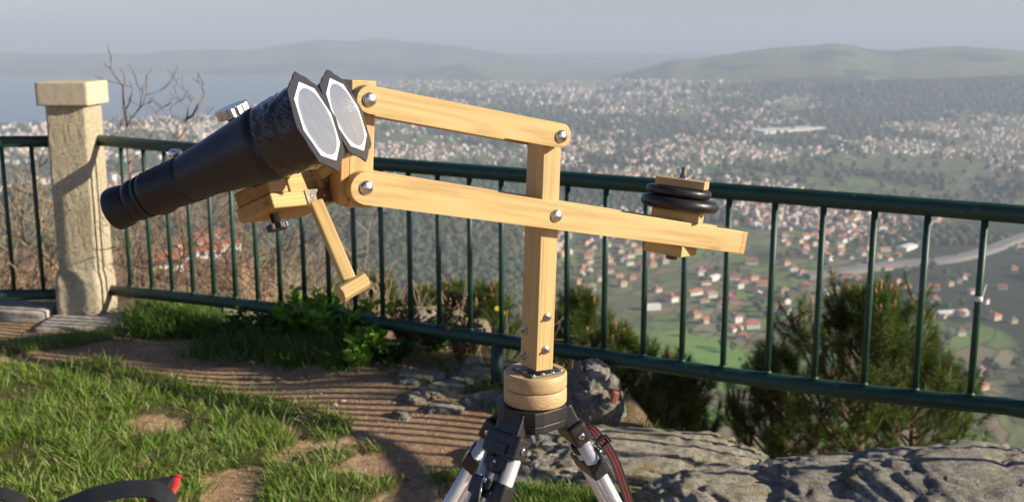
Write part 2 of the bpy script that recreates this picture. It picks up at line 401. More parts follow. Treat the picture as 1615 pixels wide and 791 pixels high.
def make_terrain():
    nr, ny = 420, 560
    rs = np.linspace(-.82, .82, nr); Ys = np.exp(np.linspace(math.log(6.2), math.log(15200), ny))
    RR, YY = np.meshgrid(rs, Ys)
    Z = terrain_z(RR, YY); Z = Z + np.where(YY < 9, -.6 * (9 - YY), 0)
    V = np.stack([RR * YY, YY, Z], -1).reshape(-1, 3)
    i = np.arange(ny - 1)[:, None] * nr + np.arange(nr - 1)[None]
    F = np.stack([i, i + 1, i + nr + 1, i + nr], -1).reshape(-1, 4)
    me = npmesh('terrain', V, [F], True)
    fc = forest_cover(RR, YY).ravel().astype(np.float32)
    at_ = me.attributes.new('cover', 'FLOAT', 'POINT'); at_.data.foreach_set('value', fc)
    m, nt, b = newmat('valley_land'); n = N(nt)
    co = n.coord('Object')
    att = nt.nodes.new('ShaderNodeAttribute'); att.attribute_name = 'cover'
    sepc = n('ShaderNodeSeparateXYZ', {0: co})
    warp = n.noise(co, .006, 3, out=1)
    wv = n('ShaderNodeVectorMath', {0: warp, 'Scale': 60.0}, operation='SCALE').outputs[0]
    cw = n('ShaderNodeVectorMath', {0: co, 1: wv}, operation='ADD').outputs[0]
    mp = n('ShaderNodeMapping', {'Scale': (1, 1.0, 0), 'Rotation': (0, 0, .5)}); nt.links.new(cw, mp.inputs[0])
    mp2 = n('ShaderNodeMapping', {'Scale': (.045, .016, 0)}); nt.links.new(mp.outputs[0], mp2.inputs[0])
    vo = n('ShaderNodeTexVoronoi', {'Vector': mp2.outputs[0], 'Scale': 1.0, 'Randomness': .85})
    ve = n('ShaderNodeTexVoronoi', {'Vector': mp2.outputs[0], 'Scale': 1.0, 'Randomness': .85}, feature='DISTANCE_TO_EDGE')
    rr = n('ShaderNodeSeparateColor', {0: vo.outputs['Color']}).outputs[0]
    fields = n.ramp(rr, [(0, (.14, .24, .04)), (.22, (.17, .31, .05)), (.36, (.11, .17, .04)), (.5, (.25, .21, .11)), (.62, (.16, .23, .06)), (.74, (.29, .22, .14)), (.86, (.08, .12, .04)), (.93, (.3, .28, .17))], 'CONSTANT')
    nz = n.noise(co, .05, 5, .65)
    fields = n.mix(n.math('MULTIPLY', n.ramp(nz, [(.35, (0, 0, 0)), (.7, (1, 1, 1))]), .5), fields, (.16, .15, .075))
    hedge = n.ramp(n.math('ADD', ve.outputs['Distance'], n.math('MULTIPLY', nz, .05)), [(.055, (1, 1, 1)), (.085, (0, 0, 0))])
    fields = n.mix(n.math('MULTIPLY', hedge, .8), fields, (.045, .055, .028))
    big = n.noise(co, .0016, 3)
    fields = n.mix(n.ramp(big, [(.38, (0, 0, 0)), (.6, (.6, .6, .6))]), fields, (.14, .13, .075))
    # the broad pasture under the village
    dv = n('ShaderNodeVectorMath', {0: co, 1: (150, 985, -300)}, operation='SUBTRACT').outputs[0]
    dm = n('ShaderNodeMapping', {'Scale': (1 / 150, 1 / 190, 0)}); nt.links.new(dv, dm.inputs[0])
    dl = n('ShaderNodeVectorMath', {0: dm.outputs[0]}, operation='LENGTH').outputs['Value']
    past = n.ramp(n.math('ADD', dl, n.math('MULTIPLY', nz, .8)), [(.9, (1, 1, 1)), (1.1, (0, 0, 0))])
    pc = n.mix(n.ramp(n.noise(co, .012, 4), [(.4, (0, 0, 0)), (.65, (1, 1, 1))]), (.17, .34, .045), (.19, .26, .07))
    fields = n.mix(n.math('MULTIPLY', past, .85), fields, pc)
    wood_ = n.mix(n.ramp(n.noise(co, .03, 4), [(.35, (0, 0, 0)), (.65, (1, 1, 1))]), (.026, .042, .019), (.055, .06, .03))
    c = n.mix(n.ramp(att.outputs['Fac'], [(.08, (0, 0, 0)), (.16, (1, 1, 1))]), fields, wood_)
    # scrubby brown hillside close under the terrace
    near = n.ramp(n('ShaderNodeMapRange', {0: sepc.outputs[1], 1: 450.0, 2: 760.0}).outputs[0], [(0, (1, 1, 1)), (1, (0, 0, 0))])
    scr = n.ramp(n.noise(co, .11, 6, .7), [(.3, (.09, .09, .04)), (.45, (.19, .13, .075)), (.6, (.30, .19, .12)), (.75, (.14, .14, .06))])
    c = n.mix(near, c, scr)
    setb(nt, b, Base_Color=c, Roughness=.95); b.inputs['Specular IOR Level'].default_value = .1
    me.materials.append(m)
    o = put('terrain', me, m); tag(o, kind='structure')
    # water
    mw, nt, b = newmat('sea_water'); n = N(nt); co = n.coord('Object')
    setb(nt, b, Base_Color=(.05, .09, .13), Roughness=.22)
    n.bump(n.noise(co, .03, 4), .5, 1.5, b)
    mb = MB(); mb.box((-1500, 9000, SEA_Z - 20), (16000, 12600, 40)); o = mb.build('sea', mw); tag(o, kind='structure')
    # road
    ma = simple('asphalt_pale', (.22, .21, .2), .9, scale=.2)
    P = [hit(*p) for p in road_path()]
    P = [p for p in P if p]
    V = []; Fr = []
    dense = []
    for i in range(len(P) - 1):
        for k in range(12):
            t = k / 12; dense.append(P[i].lerp(P[i + 1], t))
    sm = []
    for i in range(len(dense)):
        a = max(0, i - 6); c_ = dense[a:i + 7]; sm.append(sum(c_, Vector()) / len(c_))
    for i, p in enumerate(sm):
        t = (sm[min(i + 1, len(sm) - 1)] - sm[max(i - 1, 0)]); t.z = 0; t.normalize(); s = Vector((-t.y, t.x, 0))
        q = [p + s * 9, p - s * 9]
        zt = max(float(terrain_z(np.array([v.x / v.y]), np.array([v.y]))[0]) for v in q + [p]) + 6
        for v in q: V.append((v.x, v.y, zt))
        for v in q[::-1]: V.append((v.x, v.y, zt - 7))
    n_ = len(sm)
    for i in range(n_ - 1):
        for a in range(4): Fr.append((4 * i + a, 4 * i + (a + 1) % 4, 4 * i + 4 + (a + 1) % 4, 4 * i + 4 + a))
    me = npmesh('road', V, [np.array(Fr)], False); o = put('road', me, ma); tag(o, kind='structure')

# ------------------------------------------------------------------ houses, town, woods
def house_mesh_parts(w, d, h, hr, kind):
    """gable or hip roofed; returns wall verts/faces, roof verts/faces (local, base at z=-6)"""
    x, y = w / 2, d / 2; e = .7
    Vw = [(-x, -y, -6), (x, -y, -6), (x, y, -6), (-x, y, -6), (-x, -y, h), (x, -y, h), (x, y, h), (-x, y, h)]
    Fw = [(0, 1, 5, 4), (1, 2, 6, 5), (2, 3, 7, 6), (3, 0, 4, 7), (4, 5, 6, 7)]
    if kind == 'gable':
        Vw += [(-x, 0, h + hr * .93), (x, 0, h + hr * .93)]; Fw += [(4, 7, 8), (5, 6, 9)]
        g = x + e
        Vr = [(-g, -y - e, h - .15), (g, -y - e, h - .15), (g, y + e, h - .15), (-g, y + e, h - .15), (-g, 0, h + hr), (g, 0, h + hr)]
        Vr += [(a, b, c + .35) for a, b, c in Vr]
        Fr = [(0, 1, 5, 4), (2, 3, 4, 5), (6, 7, 11, 10), (8, 9, 10, 11), (0, 1, 7, 6), (2, 3, 9, 8), (0, 4, 10, 6), (4, 3, 9, 10), (1, 5, 11, 7), (5, 2, 8, 11)]
    else:
        g = max(.3, x - y * .8)
        Vr = [(-x - e, -y - e, h - .1), (x + e, -y - e, h - .1), (x + e, y + e, h - .1), (-x - e, y + e, h - .1), (-g, 0, h + hr), (g, 0, h + hr)]
        Vr += [(-x - e, -y - e, h - .4), (x + e, -y - e, h - .4), (x + e, y + e, h - .4), (-x - e, y + e, h - .4)]
        Fr = [(0, 1, 5, 4), (2, 3, 4, 5), (1, 2, 5), (3, 0, 4), (6, 7, 1, 0), (7, 8, 2, 1), (8, 9, 3, 2), (9, 6, 0, 3), (6, 9, 8, 7)]
    return Vw, Fw, Vr, Fr
def pm(name, V, F):
    me = bpy.data.meshes.new(name); me.from_pydata(V, [], F); me.update(); return me

HOUSE_PX = []
for ox, oy, s, L in ((880, 380, 3.596, [(135,190),(108,240),(232,225),(345,205),(365,255),(560,285),(645,340),(810,190),(835,245),(775,302),(825,345),(925,370),(995,350),(775,430),(840,462),(1010,455),(1005,505),(1100,490),(1040,550),(1100,215),(1160,250),(1025,265),(1170,325),(1285,350),(1275,290),(1390,265),(1380,385),(1300,490),(1290,135),(1390,190),(1095,130),(600,125),(545,120),(420,215),(870,318),(950,330),(1330,165),(1350,500)]),
                      (1180, 400, 3.595, [(210,60),(300,130),(25,145),(320,200),(465,225),(620,95),(790,90),(905,90),(620,150),(740,190),(830,165),(890,195),(1050,205),(1055,270),(1190,165),(1225,140),(1270,225),(1390,370),(1085,360),(1205,460),(1315,680),(1325,765),(810,240),(930,280),(545,190),(690,210),(1020,365),(1200,355),(1440,200),(1500,90),(560,130),(680,160),(985,220),(1140,180),(1330,280),(1500,390)])):
    HOUSE_PX += [(ox + x / s, oy + y / s) for x, y in L]

def make_valley():
    wall_cols = [('plaster_cream', (.62, .52, .36)), ('plaster_white', (.78, .76, .70)), ('plaster_pink', (.55, .36, .28)), ('stone_grey', (.40, .37, .33))]
    roof_cols = [('tiles_orange', (.46, .16, .075)), ('tiles_red', (.36, .12, .07)), ('tiles_brown', (.27, .13, .09)), ('tiles_pale', (.45, .27, .19))]
    WMAT = [simple(a, c, .9, scale=.3, var=.12) for a, c in wall_cols]
    RMAT = [simple(a, c, .9, scale=.8, var=.25) for a, c in roof_cols]
    glass = simple('window_dark', (.04, .05, .06), .2)
    wn = ['cream', 'white', 'pink', 'grey stone']; rn = ['orange', 'red', 'brown', 'pale']
    protos = {}
    def proto(k, wi, ri):
        key = (k, wi, ri)
        if key in protos: return protos[key]
        dims = [(15, 10, 6.0, 3.0, 'gable'), (13, 12, 6.5, 2.8, 'hip'), (19, 9, 4.2, 2.6, 'gable'), (11, 10, 7.5, 2.6, 'hip')][k]
        Vw, Fw, Vr, Fr = house_mesh_parts(*dims)
        a = pm('house_wall', Vw, Fw); a.materials.append(WMAT[wi])
        b = pm('house_roof', Vr, Fr); b.materials.append(RMAT[ri])
        x, y, h = dims[0] / 2, dims[1] / 2, dims[2]
        mb = MB(); mb.box((x * .4, y * .3, h + dims[3] * .8), (1.1, 1.1, 2.6)); bmm = bpy.data.meshes.new('house_chimney'); mb.bm.to_mesh(bmm); bmm.materials.append(WMAT[wi])
        mb = MB(); mb.box((0, 0, 0), (1.5, .16, 1.7)); wm = bpy.data.meshes.new('house_window'); mb.bm.to_mesh(wm); wm.materials.append(glass)
        protos[key] = (a, b, bmm, wm, dims); return protos[key]
    spots = []
    for (px, py) in HOUSE_PX:
        p = hit(px, py)
        if p is not None: spots.append(p)
    n_hand = len(spots)
    # the rest of the nearer houses, in clusters over the plain
    nC = 14000
    cx = 1650 - 730 * RNG.random(nC) ** 1.25; cy = 335 + 215 * RNG.random(nC) ** 1.1
    CP, cok = hit_many(cx, cy)
    cf = forest_cover(CP[:, 0] / CP[:, 1], CP[:, 1]); cc = fbm(CP[:, 0] / 150, CP[:, 1] / 190, o=2, seed=77)
    open_ = np.exp(-((cx - 1000) / 130) ** 2 - ((cy - 530) / 60) ** 2)
    for k in range(nC):
        if len(spots) >= 292: break
        if not cok[k] or cf[k] > .1 or cc[k] < -.1 + .25 * RNG.random() or open_[k] > .25 or (cy[k] > 470 and RNG.random() < .5): continue
        p = Vector(CP[k])
        if any((p.x - q.x) ** 2 + (p.y - q.y) ** 2 < 22 ** 2 for q in spots): continue
        spots.append(p)
    spots.sort(key=lambda p: p.y)
    where = ['near the pasture edge', 'among hedges', 'in the village cluster', 'beside a lane', 'by the tree line']
    for i, p in enumerate(spots):
        wi = random.choices(range(4), (4, 4, 2, 2))[0]; ri = random.choices(range(4), (5, 4, 2, 2))[0]; k = random.randrange(4)
        a, b, ch, wm, dims = proto(k, wi, ri)
        rz = random.choice([.4, .55, 1.9, 2.1, .1]) + random.uniform(-.25, .25); s = random.uniform(.62, .95)
        shape = ['gabled', 'square hipped', 'long low', 'tall narrow'][k]
        px, py = to_px(p.x, p.y, p.z)
        zone = ('right' if px > 1400 else 'centre' if px > 1130 else 'left') + (' foreground' if p.y < 1150 else ' middle' if p.y < 1500 else ' far')
        o = empty('house', p, f'{shape} {wn[wi]} house with {rn[ri]} tiled roof, {zone} of the valley village', 'house', 'houses of the valley village', rz)
        o.scale = (s, s, s)
        def kid(nm, me, loc=(0, 0, 0), r=0):
            c = bpy.data.objects.new(nm, me); COL.objects.link(c); c.parent = o; c.location = loc; c.rotation_euler = (0, 0, r); return c
        kid('wall', a); kid('roof', b)
        if i < 110:
            kid('chimney', ch)
            x, y, h = dims[0] / 2, dims[1] / 2, dims[2]
            for wx in (-.55, .05, .6):
                kid('window', wm, (wx * x, -y, h * .62))
            kid('window', wm, (x, 0, h * .62), math.pi / 2); kid('window', wm, (-x, 0, h * .62), math.pi / 2)
    # long pale sheds in the village
    shed_m = simple('shed_roof_pale', (.72, .72, .70), .7, scale=.3)
    for j, (px, py, w_, d_) in enumerate([(1026, 487, 20, 12), (1310, 462, 22, 10), (1125, 441, 18, 9), (1500, 497, 36, 12), (1180, 315, 90, 45), (1265, 318, 70, 40), (1100, 312, 60, 30), (1240, 205, 260, 90), (1430, 392, 40, 16), (1230, 300, 60, 24)]):
        p = hit(px, py)
        if p is None: continue
        lab = ['small white round-topped shed on the green pasture', 'long white shed among red roofs', 'white flat shed beside village houses', 'wide pale shed at the right of the village', 'pale industrial shed nearest the motorway curve, wide roof', 'second pale industrial shed behind the right fence', 'pale industrial shed left of its neighbours', 'huge white warehouse far up the hazy valley', 'narrow pale shed by the road', 'small pale warehouse behind the industrial sheds'][j]
        sh = empty('shed', p, lab, 'shed', 'pale sheds and warehouses', .25 + .3 * (j % 3))
        mb = MB(); mb.box((0, 0, -2), (w_, d_, 12)); mb.build('wall', WMAT[1], sh, WMs(sh))
        mb = MB(); mb.prism([(-d_ / 2 - .5, 4.02), (d_ / 2 + .5, 4.02), (d_ / 2 + .5, 4.6), (0, 6.5), (-d_ / 2 - .5, 4.6)], -w_ / 2 - .5, w_ / 2 + .5, Matrix(((0, 0, 1, 0), (1, 0, 0, 0), (0, 1, 0, 0), (0, 0, 0, 1)))); mb.build('roof', shed_m, sh, WMs(sh))
    # red and white terraced rows on the brown slope at the left
    rmat = simple('roof_red_row', (.50, .13, .07), .85, scale=.6, var=.2)
    for j, (px, py, L_) in enumerate([(300, 392, 17), (330, 381, 16), (275, 408, 19), (318, 404, 18), (352, 394, 15), (362, 376, 12), (263, 418, 13)]):
        p = hit(px, py)
        if p is None: continue
        k = p.y / 420.
        sh = empty('terraced_house', p, ['long red-roofed white row, middle of the left hillside group', 'red-roofed row second from the top of the hillside group', 'red-roofed white row lowest but one on the left hillside', 'red and white row in the centre of the hillside group', 'red-roofed row at the right end of the hillside group', 'short red-roofed row, topmost on the left hillside', 'short red-roofed row, lowest of the hillside group'][j], 'terraced house', 'red-roofed rows on the hillside', .42)
        L_ *= k * .95; D_ = 5 * k; H_ = 2.6 * k
        mb = MB(); mb.box((0, 0, H_ / 2 - 3), (L_, D_, H_ + 6)); mb.build('wall', WMAT[1], sh, WMs(sh))
        mb = MB(); mb.prism([(-D_ / 2 - .4, H_ + .02), (D_ / 2 + .4, H_ + .02), (0, H_ + 1.5 * k)], -L_ / 2, L_ / 2, Matrix(((0, 0, 1, 0), (1, 0, 0, 0), (0, 1, 0, 0), (0, 0, 0, 1)))); mb.build('roof', rmat, sh, WMs(sh))
        for q in range(5):
            mb = MB(); mb.box((0, 0, 0), (1.6, .2, 1.4)); mb.build('window', glass, sh, WMs(sh) @ Matrix.Translation(((q - 2) * L_ / 5.5, -D_ / 2, H_ * .55)))
    # far buildings, past counting, as one mesh
    n = 90000
    px = RNG.uniform(-60, 1680, n); py = 128 + 330 * RNG.random(n) ** 1.25
    P, ok = hit_many(px, py)
    x, y, z = P[:, 0], P[:, 1], P[:, 2]
    fc = forest_cover(x / y, y); cl = fbm(x / 240, y / 300, o=3, seed=51)
    cl2 = fbm(x / 900, y / 1100, o=2, seed=52)
    pxx = px
    coast = np.interp(pxx, COAST[0], COAST[1])
    city = np.exp(-np.clip((coast - y) / 900, 0, 9)) * (pxx < 1000) + np.exp(-((pxx - 880) / 190) ** 2 - ((y - 5200) / 900) ** 2) + np.exp(-((pxx - 1080) / 150) ** 2 - ((y - 5600) / 700) ** 2) * .6
    dens = (.40 + .9 * cl + .45 * cl2) * (fc < .2) * np.where(pxx > 1000, .9, .35 + .65 * sstep(1500, 2600, y))
    dens = np.maximum(dens, city * (.9 + .4 * cl))
    dens = dens * (y > np.where(pxx > 1000, 1230, 1450)) * (z > SEA_Z + 1.5) * (1 - sstep(8500, 9500, y)) * np.where((y > 7000) & (city < .15), .15, 1)
    left_ok = (pxx > 820) | (y > 1900)
    keep = ok & (RNG.random(n) < np.clip(dens, 0, 1) * .55) & left_ok
    x, y, z, city = x[keep], y[keep], z[keep], np.clip(city[keep], 0, 1); k = len(x)
    big = RNG.random(k) < city * .45
    w_ = np.where(big, RNG.uniform(8, 16, k), RNG.uniform(6, 11, k)); d_ = w_ * RNG.uniform(.6, 1, k)
    h_ = np.where(big, RNG.uniform(6, 17, k), RNG.uniform(3.5, 6.5, k)); hr = np.where(big, .3, RNG.uniform(1.8, 3, k)); a = RNG.uniform(0, math.pi, k)
    base = np.array([(-1, -1, -1), (1, -1, -1), (1, 1, -1), (-1, 1, -1), (-1, -1, 1), (1, -1, 1), (1, 1, 1), (-1, 1, 1), (-.5, 0, 2), (.5, 0, 2)], float)
    V = np.zeros((k, 10, 3))
    lx = base[None, :, 0] * w_[:, None] / 2; ly = base[None, :, 1] * d_[:, None] / 2
    V[:, :, 0] = x[:, None] + lx * np.cos(a)[:, None] - ly * np.sin(a)[:, None]
    V[:, :, 1] = y[:, None] + lx * np.sin(a)[:, None] + ly * np.cos(a)[:, None]
    zz = np.where(base[None, :, 2] < 0, -8, np.where(base[None, :, 2] > 1.5, (h_ + hr)[:, None], h_[:, None]))
    V[:, :, 2] = z[:, None] + zz
    o10 = (np.arange(k) * 10)[:, None]
    walls = np.concatenate([o10 + np.array(f)[None] for f in ((0, 1, 5, 4), (1, 2, 6, 5), (2, 3, 7, 6), (3, 0, 4, 7))])
    r4 = np.concatenate([o10 + np.array(f)[None] for f in ((4, 5, 9, 8), (6, 7, 8, 9))])
    r3 = np.concatenate([o10 + np.array(f)[None] for f in ((5, 6, 9), (7, 4, 8))])
    me = npmesh('town', V.reshape(-1, 3), [walls, r4, r3], False)
    def isl(name, cols):
        m, nt, b = newmat(name); nn = N(nt); g = nt.nodes.new('ShaderNodeNewGeometry')
        c = nn.ramp(g.outputs['Random Per Island'], [(i / len(cols), c) for i, c in enumerate(cols)], 'CONSTANT')
        setb(nt, b, Base_Color=c, Roughness=.9); b.inputs['Specular IOR Level'].default_value = .1; return m
    me.materials.append(isl('town_walls', [(.72, .68, .6), (.6, .5, .4), (.8, .78, .75), (.5, .42, .36), (.66, .5, .42), (.75, .7, .6)]))
    me.materials.append(isl('town_roofs', [(.42, .2, .12), (.5, .28, .19), (.33, .15, .1), (.5, .46, .42), (.45, .24, .16), (.62, .58, .55)]))
    mi = np.concatenate([np.zeros(len(walls)), np.ones(len(r4) + len(r3))]).astype(np.int32)
    me.polygons.foreach_set('material_index', mi)
    o = put('town', me, None); tag(o, 'dense hazy spread of pale buildings over the far valley and shore', 'town', kind='stuff')
    print('town buildings', k)
    # woods
    leaf = leafmat('far_foliage', [(.045, .07, .028), (.07, .10, .04), (.11, .105, .05), (.09, .085, .045), (.04, .06, .03)], .9, 0)
    bm = bmesh.new(); bmesh.ops.create_icosphere(bm, subdivisions=2, radius=1)
    bv = np.array([v.co[:] for v in bm.verts]); bf = np.array([[v.index for v in f.verts] for f in bm.faces]); bm.free()
    n = 80000
    px = RNG.uniform(-60, 1680, n); py = 135 + 400 * RNG.random(n)
    P, ok = hit_many(px, py); x, y, z = P[:, 0], P[:, 1], P[:, 2]
    fc = forest_cover(x / y, y)
    pr = np.where(fc > .12, np.where((px > 850) & (y > 1900) & (y < 3900), .13, .42), np.where(fc > -.15, .045, .012)) * (y > 700) * (y < 5200) * (z > SEA_Z + 1)
    keep = ok & (RNG.random(n) < pr); x, y, z = x[keep], y[keep], z[keep]; k = len(x)
    if k > 12500: x, y, z = x[:12500], y[:12500], z[:12500]; k = 12500
    s = RNG.uniform(3.2, 6.5, k) * np.interp(y, [700, 1200, 3000, 5000], [.75, 1, 1.6, 2.2])
    V = bv[None] * (1 + .33 * (RNG.random((k, len(bv)))[:, :, None] - .5)) * s[:, None, None] * np.array([1, 1, 1.05])[None, None]
    V = V + np.stack([x, y, z + s * .75], -1)[:, None]
    F = (bf[None] + (np.arange(k) * len(bv))[:, None, None]).reshape(-1, 3)
    me = npmesh('woodland', V.reshape(-1, 3), [F], False)
    o = put('woodland', me, leaf); tag(o, 'dark woodland and hedge trees spread over the hazy valley', 'woodland', kind='stuff'); print('woodland', k)
def make_valley_trees(n_want=170):
    leafs = [leafmat('valley_tree_leaf', [(.045, .075, .025), (.07, .10, .035), (.10, .12, .045)], .9, 0), leafmat('valley_tree_brown', [(.13, .10, .06), (.16, .13, .08), (.10, .09, .05)], .9, 0)]
    bark = simple('valley_bark', (.14, .11, .08), .9)
    protos = []
    for s in range(4):
        bm = bmesh.new(); g = np.random.default_rng(s + 40)
        for k in range(9):
            c = g.normal(0, 1, 3) * np.array((2.0, 2.0, 1.6)) + (0, 0, 5.2); r = g.uniform(1.3, 2.4)
            q = bmesh.ops.create_icosphere(bm, subdivisions=2, radius=r)['verts']
            for v in q: v.co = Vector(np.array(v.co[:]) * (1 + g.uniform(-.28, .28)) * np.array((1, 1, .85)) + c)
        me = bpy.data.meshes.new('crown'); bm.to_mesh(me); bm.free(); me.materials.append(leafs[s % 2 if s == 3 else 0])
        mb = MB(); mb.tube([(0, 0, -3), (0, 0, 1.5), (0.2, 0, 4.5)], [.5, .4, .2], 6); mt = bpy.data.meshes.new('trunk'); mb.bm.to_mesh(mt); mb.bm.free(); mt.materials.append(bark)
        protos.append((me, mt))
    px = RNG.uniform(870, 1650, 2600); py = 400 + 260 * RNG.random(2600); P, ok = hit_many(px, py)
    c = fbm(P[:, 0] / 70, P[:, 1] / 90, o=2, seed=99); n = 0
    for k in range(2600):
        if n >= n_want: break
        if not ok[k] or P[k, 1] < 640 or c[k] < .12: continue
        s = RNG.uniform(.6, 1.35); i = int(RNG.integers(0, 4))
        o = empty('valley_tree', P[k], 'small dark round tree standing in the fields between the valley houses', 'tree', 'trees between the valley fields', RNG.uniform(0, 6)); o.scale = (s, s, s * RNG.uniform(.8, 1.2))
        for nm, me in zip(('crown', 'trunk'), protos[i]):
            q = bpy.data.objects.new(nm, me); COL.objects.link(q); q.parent = o
        n += 1
def WMs(o): return Matrix.LocRotScale(o.location, o.rotation_euler, o.scale)
def hit_many(px, py):
    dx = (px - 807.5) / FPX; uy = (395.5 - py) / FPX
    Yd = cp + sp * uy; Zd = -sp + cp * uy; r = dx / Yd; s = Zd / Yd
    steps = np.exp(np.linspace(math.log(130), math.log(13000), 260))
    Yh = np.full(len(px), np.nan); prev = np.full(len(px), steps[0]); pd = np.full(len(px), 1.0)
    for Y in steps:
        act = np.isnan(Yh)
        if not act.any(): break
        idx = np.where(act)[0]
        zt = tz(r[idx], np.full(len(idx), Y)); d = CAM_H + s[idx] * Y - zt
        h = d < 0
        hi = idx[h]; t = pd[hi] / (pd[hi] - d[h] + 1e-9)
        Yh[hi] = prev[hi] + (Y - prev[hi]) * np.clip(t, 0, 1)
        pd[idx] = d; prev[idx] = Y
    ok = ~np.isnan(Yh); Yh = np.where(ok, Yh, 1000.)
    return np.stack([r * Yh, Yh, tz(r, Yh)], -1), ok
# ================================================================== fence line
RAIL_Z = .90
_rx = np.array([151, 230, 300, 400, 500, 600, 740, 828, 919, 1128, 1200, 1305, 1407, 1500, 1609])
_ry = np.array([223, 227, 232, 240.5, 250, 261, 271, 277, 284.5, 299, 305, 314, 322, 330, 338.])
_bx = np.array([151, 300, 400, 443, 560, 682, 766, 893, 1050, 1237, 1425, 1615])
_by = np.array([457, 469, 481, 486.5, 502, 519, 536, 556, 579, 600, 622, 644.])
def smooth_curve(xs, ys):
    c = np.polyfit(xs, ys, 3); return lambda x: float(np.polyval(c, x))
ry_, by_ = smooth_curve(_rx, _ry), smooth_curve(_bx, _by)
TOP = [on_z(x, ry_(x), RAIL_Z) for x in np.linspace(151, 1615, 60)]
def bottom_z(X, Y):                      # height of the lower rail under a plan point, from the measured lower edge
    lo_, hi_ = -.2, .8
    for _ in range(30):
        m = (lo_ + hi_) / 2; px, py = to_px(X, Y, m)
        if py > by_(px): lo_ = m
        else: hi_ = m
    return (lo_ + hi_) / 2
ext = []
e0, e1 = TOP[-1], TOP[-2]; d = (e0 - e1).normalized(); h = math.atan2(d.y, d.x); p = e0.copy()
for k in range(8):                      # the railing goes on past the picture's right edge and turns back beside the viewer
    h -= R(8) if h > R(-92) else 0
    p = p + Vector((math.cos(h), math.sin(h), 0)) * .09; ext.append(p.copy())
PATH = TOP + ext
Z_B = [bottom_z(p.x, p.y) for p in TOP]; Z_B += [Z_B[-1] + (.42 - Z_B[-1]) * sstep(0, 1, (i + 1) / 25.) for i in range(len(ext))]
PXY = np.array([(p.x, p.y) for p in PATH]); SEG = np.diff(PXY, axis=0); CUM = np.concatenate([[0], np.cumsum(np.hypot(*SEG.T))])
def along(s):
    x = np.interp(s, CUM, PXY[:, 0]); y = np.interp(s, CUM, PXY[:, 1]); z = np.interp(s, CUM, Z_B); return float(x), float(y), float(z)
# full plan line of the terrace's edge incl. the part left of the pillar
EDGE = np.array([(-9, 4.6), (-6, 5.35), (-4, 5.62), (-2.9, 5.68)] + [tuple(p) for p in PXY[::3]] + [(1.9, -3), (2.2, -8)])
def outside(X, Y):
    """signed distance outward of the railing line"""
    X = np.asarray(X, float); Y = np.asarray(Y, float); best = np.full(X.shape, 1e9); sg = np.ones(X.shape)
    for i in range(len(EDGE) - 1):
        a, b = EDGE[i], EDGE[i + 1]; d = b - a; L = (d ** 2).sum()
        t = np.clip(((X - a[0]) * d[0] + (Y - a[1]) * d[1]) / L, 0, 1)
        dx, dy = X - (a[0] + t * d[0]), Y - (a[1] + t * d[1]); ds = np.hypot(dx, dy)
        s = np.sign(d[0] * dy - d[1] * dx + 1e-12); m = ds < best; best = np.where(m, ds, best); sg = np.where(m, s, sg)
    return best * sg
def ground_z(X, Y):
    X = np.asarray(X, float); Y = np.asarray(Y, float)
    s = outside(X, Y)
    z = .035 * fbm(X * .9, Y * .9, o=3, seed=61) + .003 * fbm(X * 7, Y * 7, o=3, seed=62)
    z = z + .13 * sstep(.2, 1.3, X) * sstep(2.0, 2.8, Y)             # rises to the rock at the right
    z = z + .07 * np.exp(-((X + .75) / .5) ** 2) * np.exp(-((s + .05) / .3) ** 2)
    drop = np.where(s > .35, -(s - .35) * (1.25 + .3 * fbm(X * 1.3, Y * 1.3, o=3, seed=63)), 0)
    d2 = np.where(s > .15, -(s - .15) * 1.7, 0); k = sstep(.1, .7, X); drop = drop * (1 - k) + d2 * k
    d3 = np.where(s > -.42, -(s + .42) * 1.5, 0); k = sstep(.45, .9, X) * (Y > 2); drop = drop * (1 - k) + d3 * k
    return z + drop
def gz(X, Y): return float(ground_z(np.array([X]), np.array([Y]))[0])

def in_poly(px, py, poly):
    c = np.zeros(px.shape, bool); n = len(poly)
    for i in range(n):
        x1, y1 = poly[i]; x2, y2 = poly[(i + 1) % n]
        m = ((y1 > py) != (y2 > py)) & (px < (x2 - x1) * (py - y1) / (y2 - y1 + 1e-9) + x1); c ^= m
    return c
def gp(px, py): p = on_z(px, py, 0.0); return (p.x, p.y)
LAWN = [[gp(*q) for q in P] for P in (
    [(-900, 590), (-100, 574), (90, 576), (150, 562), (215, 574), (262, 592), (330, 606), (420, 622), (478, 640), (500, 655), (430, 668), (455, 700), (430, 735), (520, 750), (640, 765), (560, 830), (600, 1100), (-900, 1100)],
    [(470, 672), (520, 660), (562, 672), (566, 700), (520, 708), (480, 700)],
    [(460, 728), (520, 715), (556, 728), (520, 744), (466, 746)],
    [(-300, 545), (60, 532), (180, 520), (228, 524), (180, 534), (100, 552), (-20, 566), (-300, 580)],
    [(560, 716), (590, 712), (600, 724), (570, 730)],
    [(838, 745), (900, 730), (1020, 745), (1090, 800), (1000, 900), (830, 900)],
    [(680, 750), (740, 745), (760, 770), (700, 800)],
)]
HOLES = [gp(243, 672), gp(368, 768)]
def lawn(X, Y):
    n1 = fbm(X * 6, Y * 6, o=3, seed=70) * .07; n2 = fbm(X * 6 + 9, Y * 6, o=3, seed=71) * .07
    m = np.zeros(X.shape, bool)
    for P in LAWN: m |= in_poly(X + n1, Y + n2, P)
    for hx, hy in HOLES: m &= ((X - hx + n1) / .11) ** 2 + ((Y - hy + n2) / .15) ** 2 > 1
    return m & ~((fbm(X * 4 + 5, Y * 4, o=3, seed=72) < -.42))

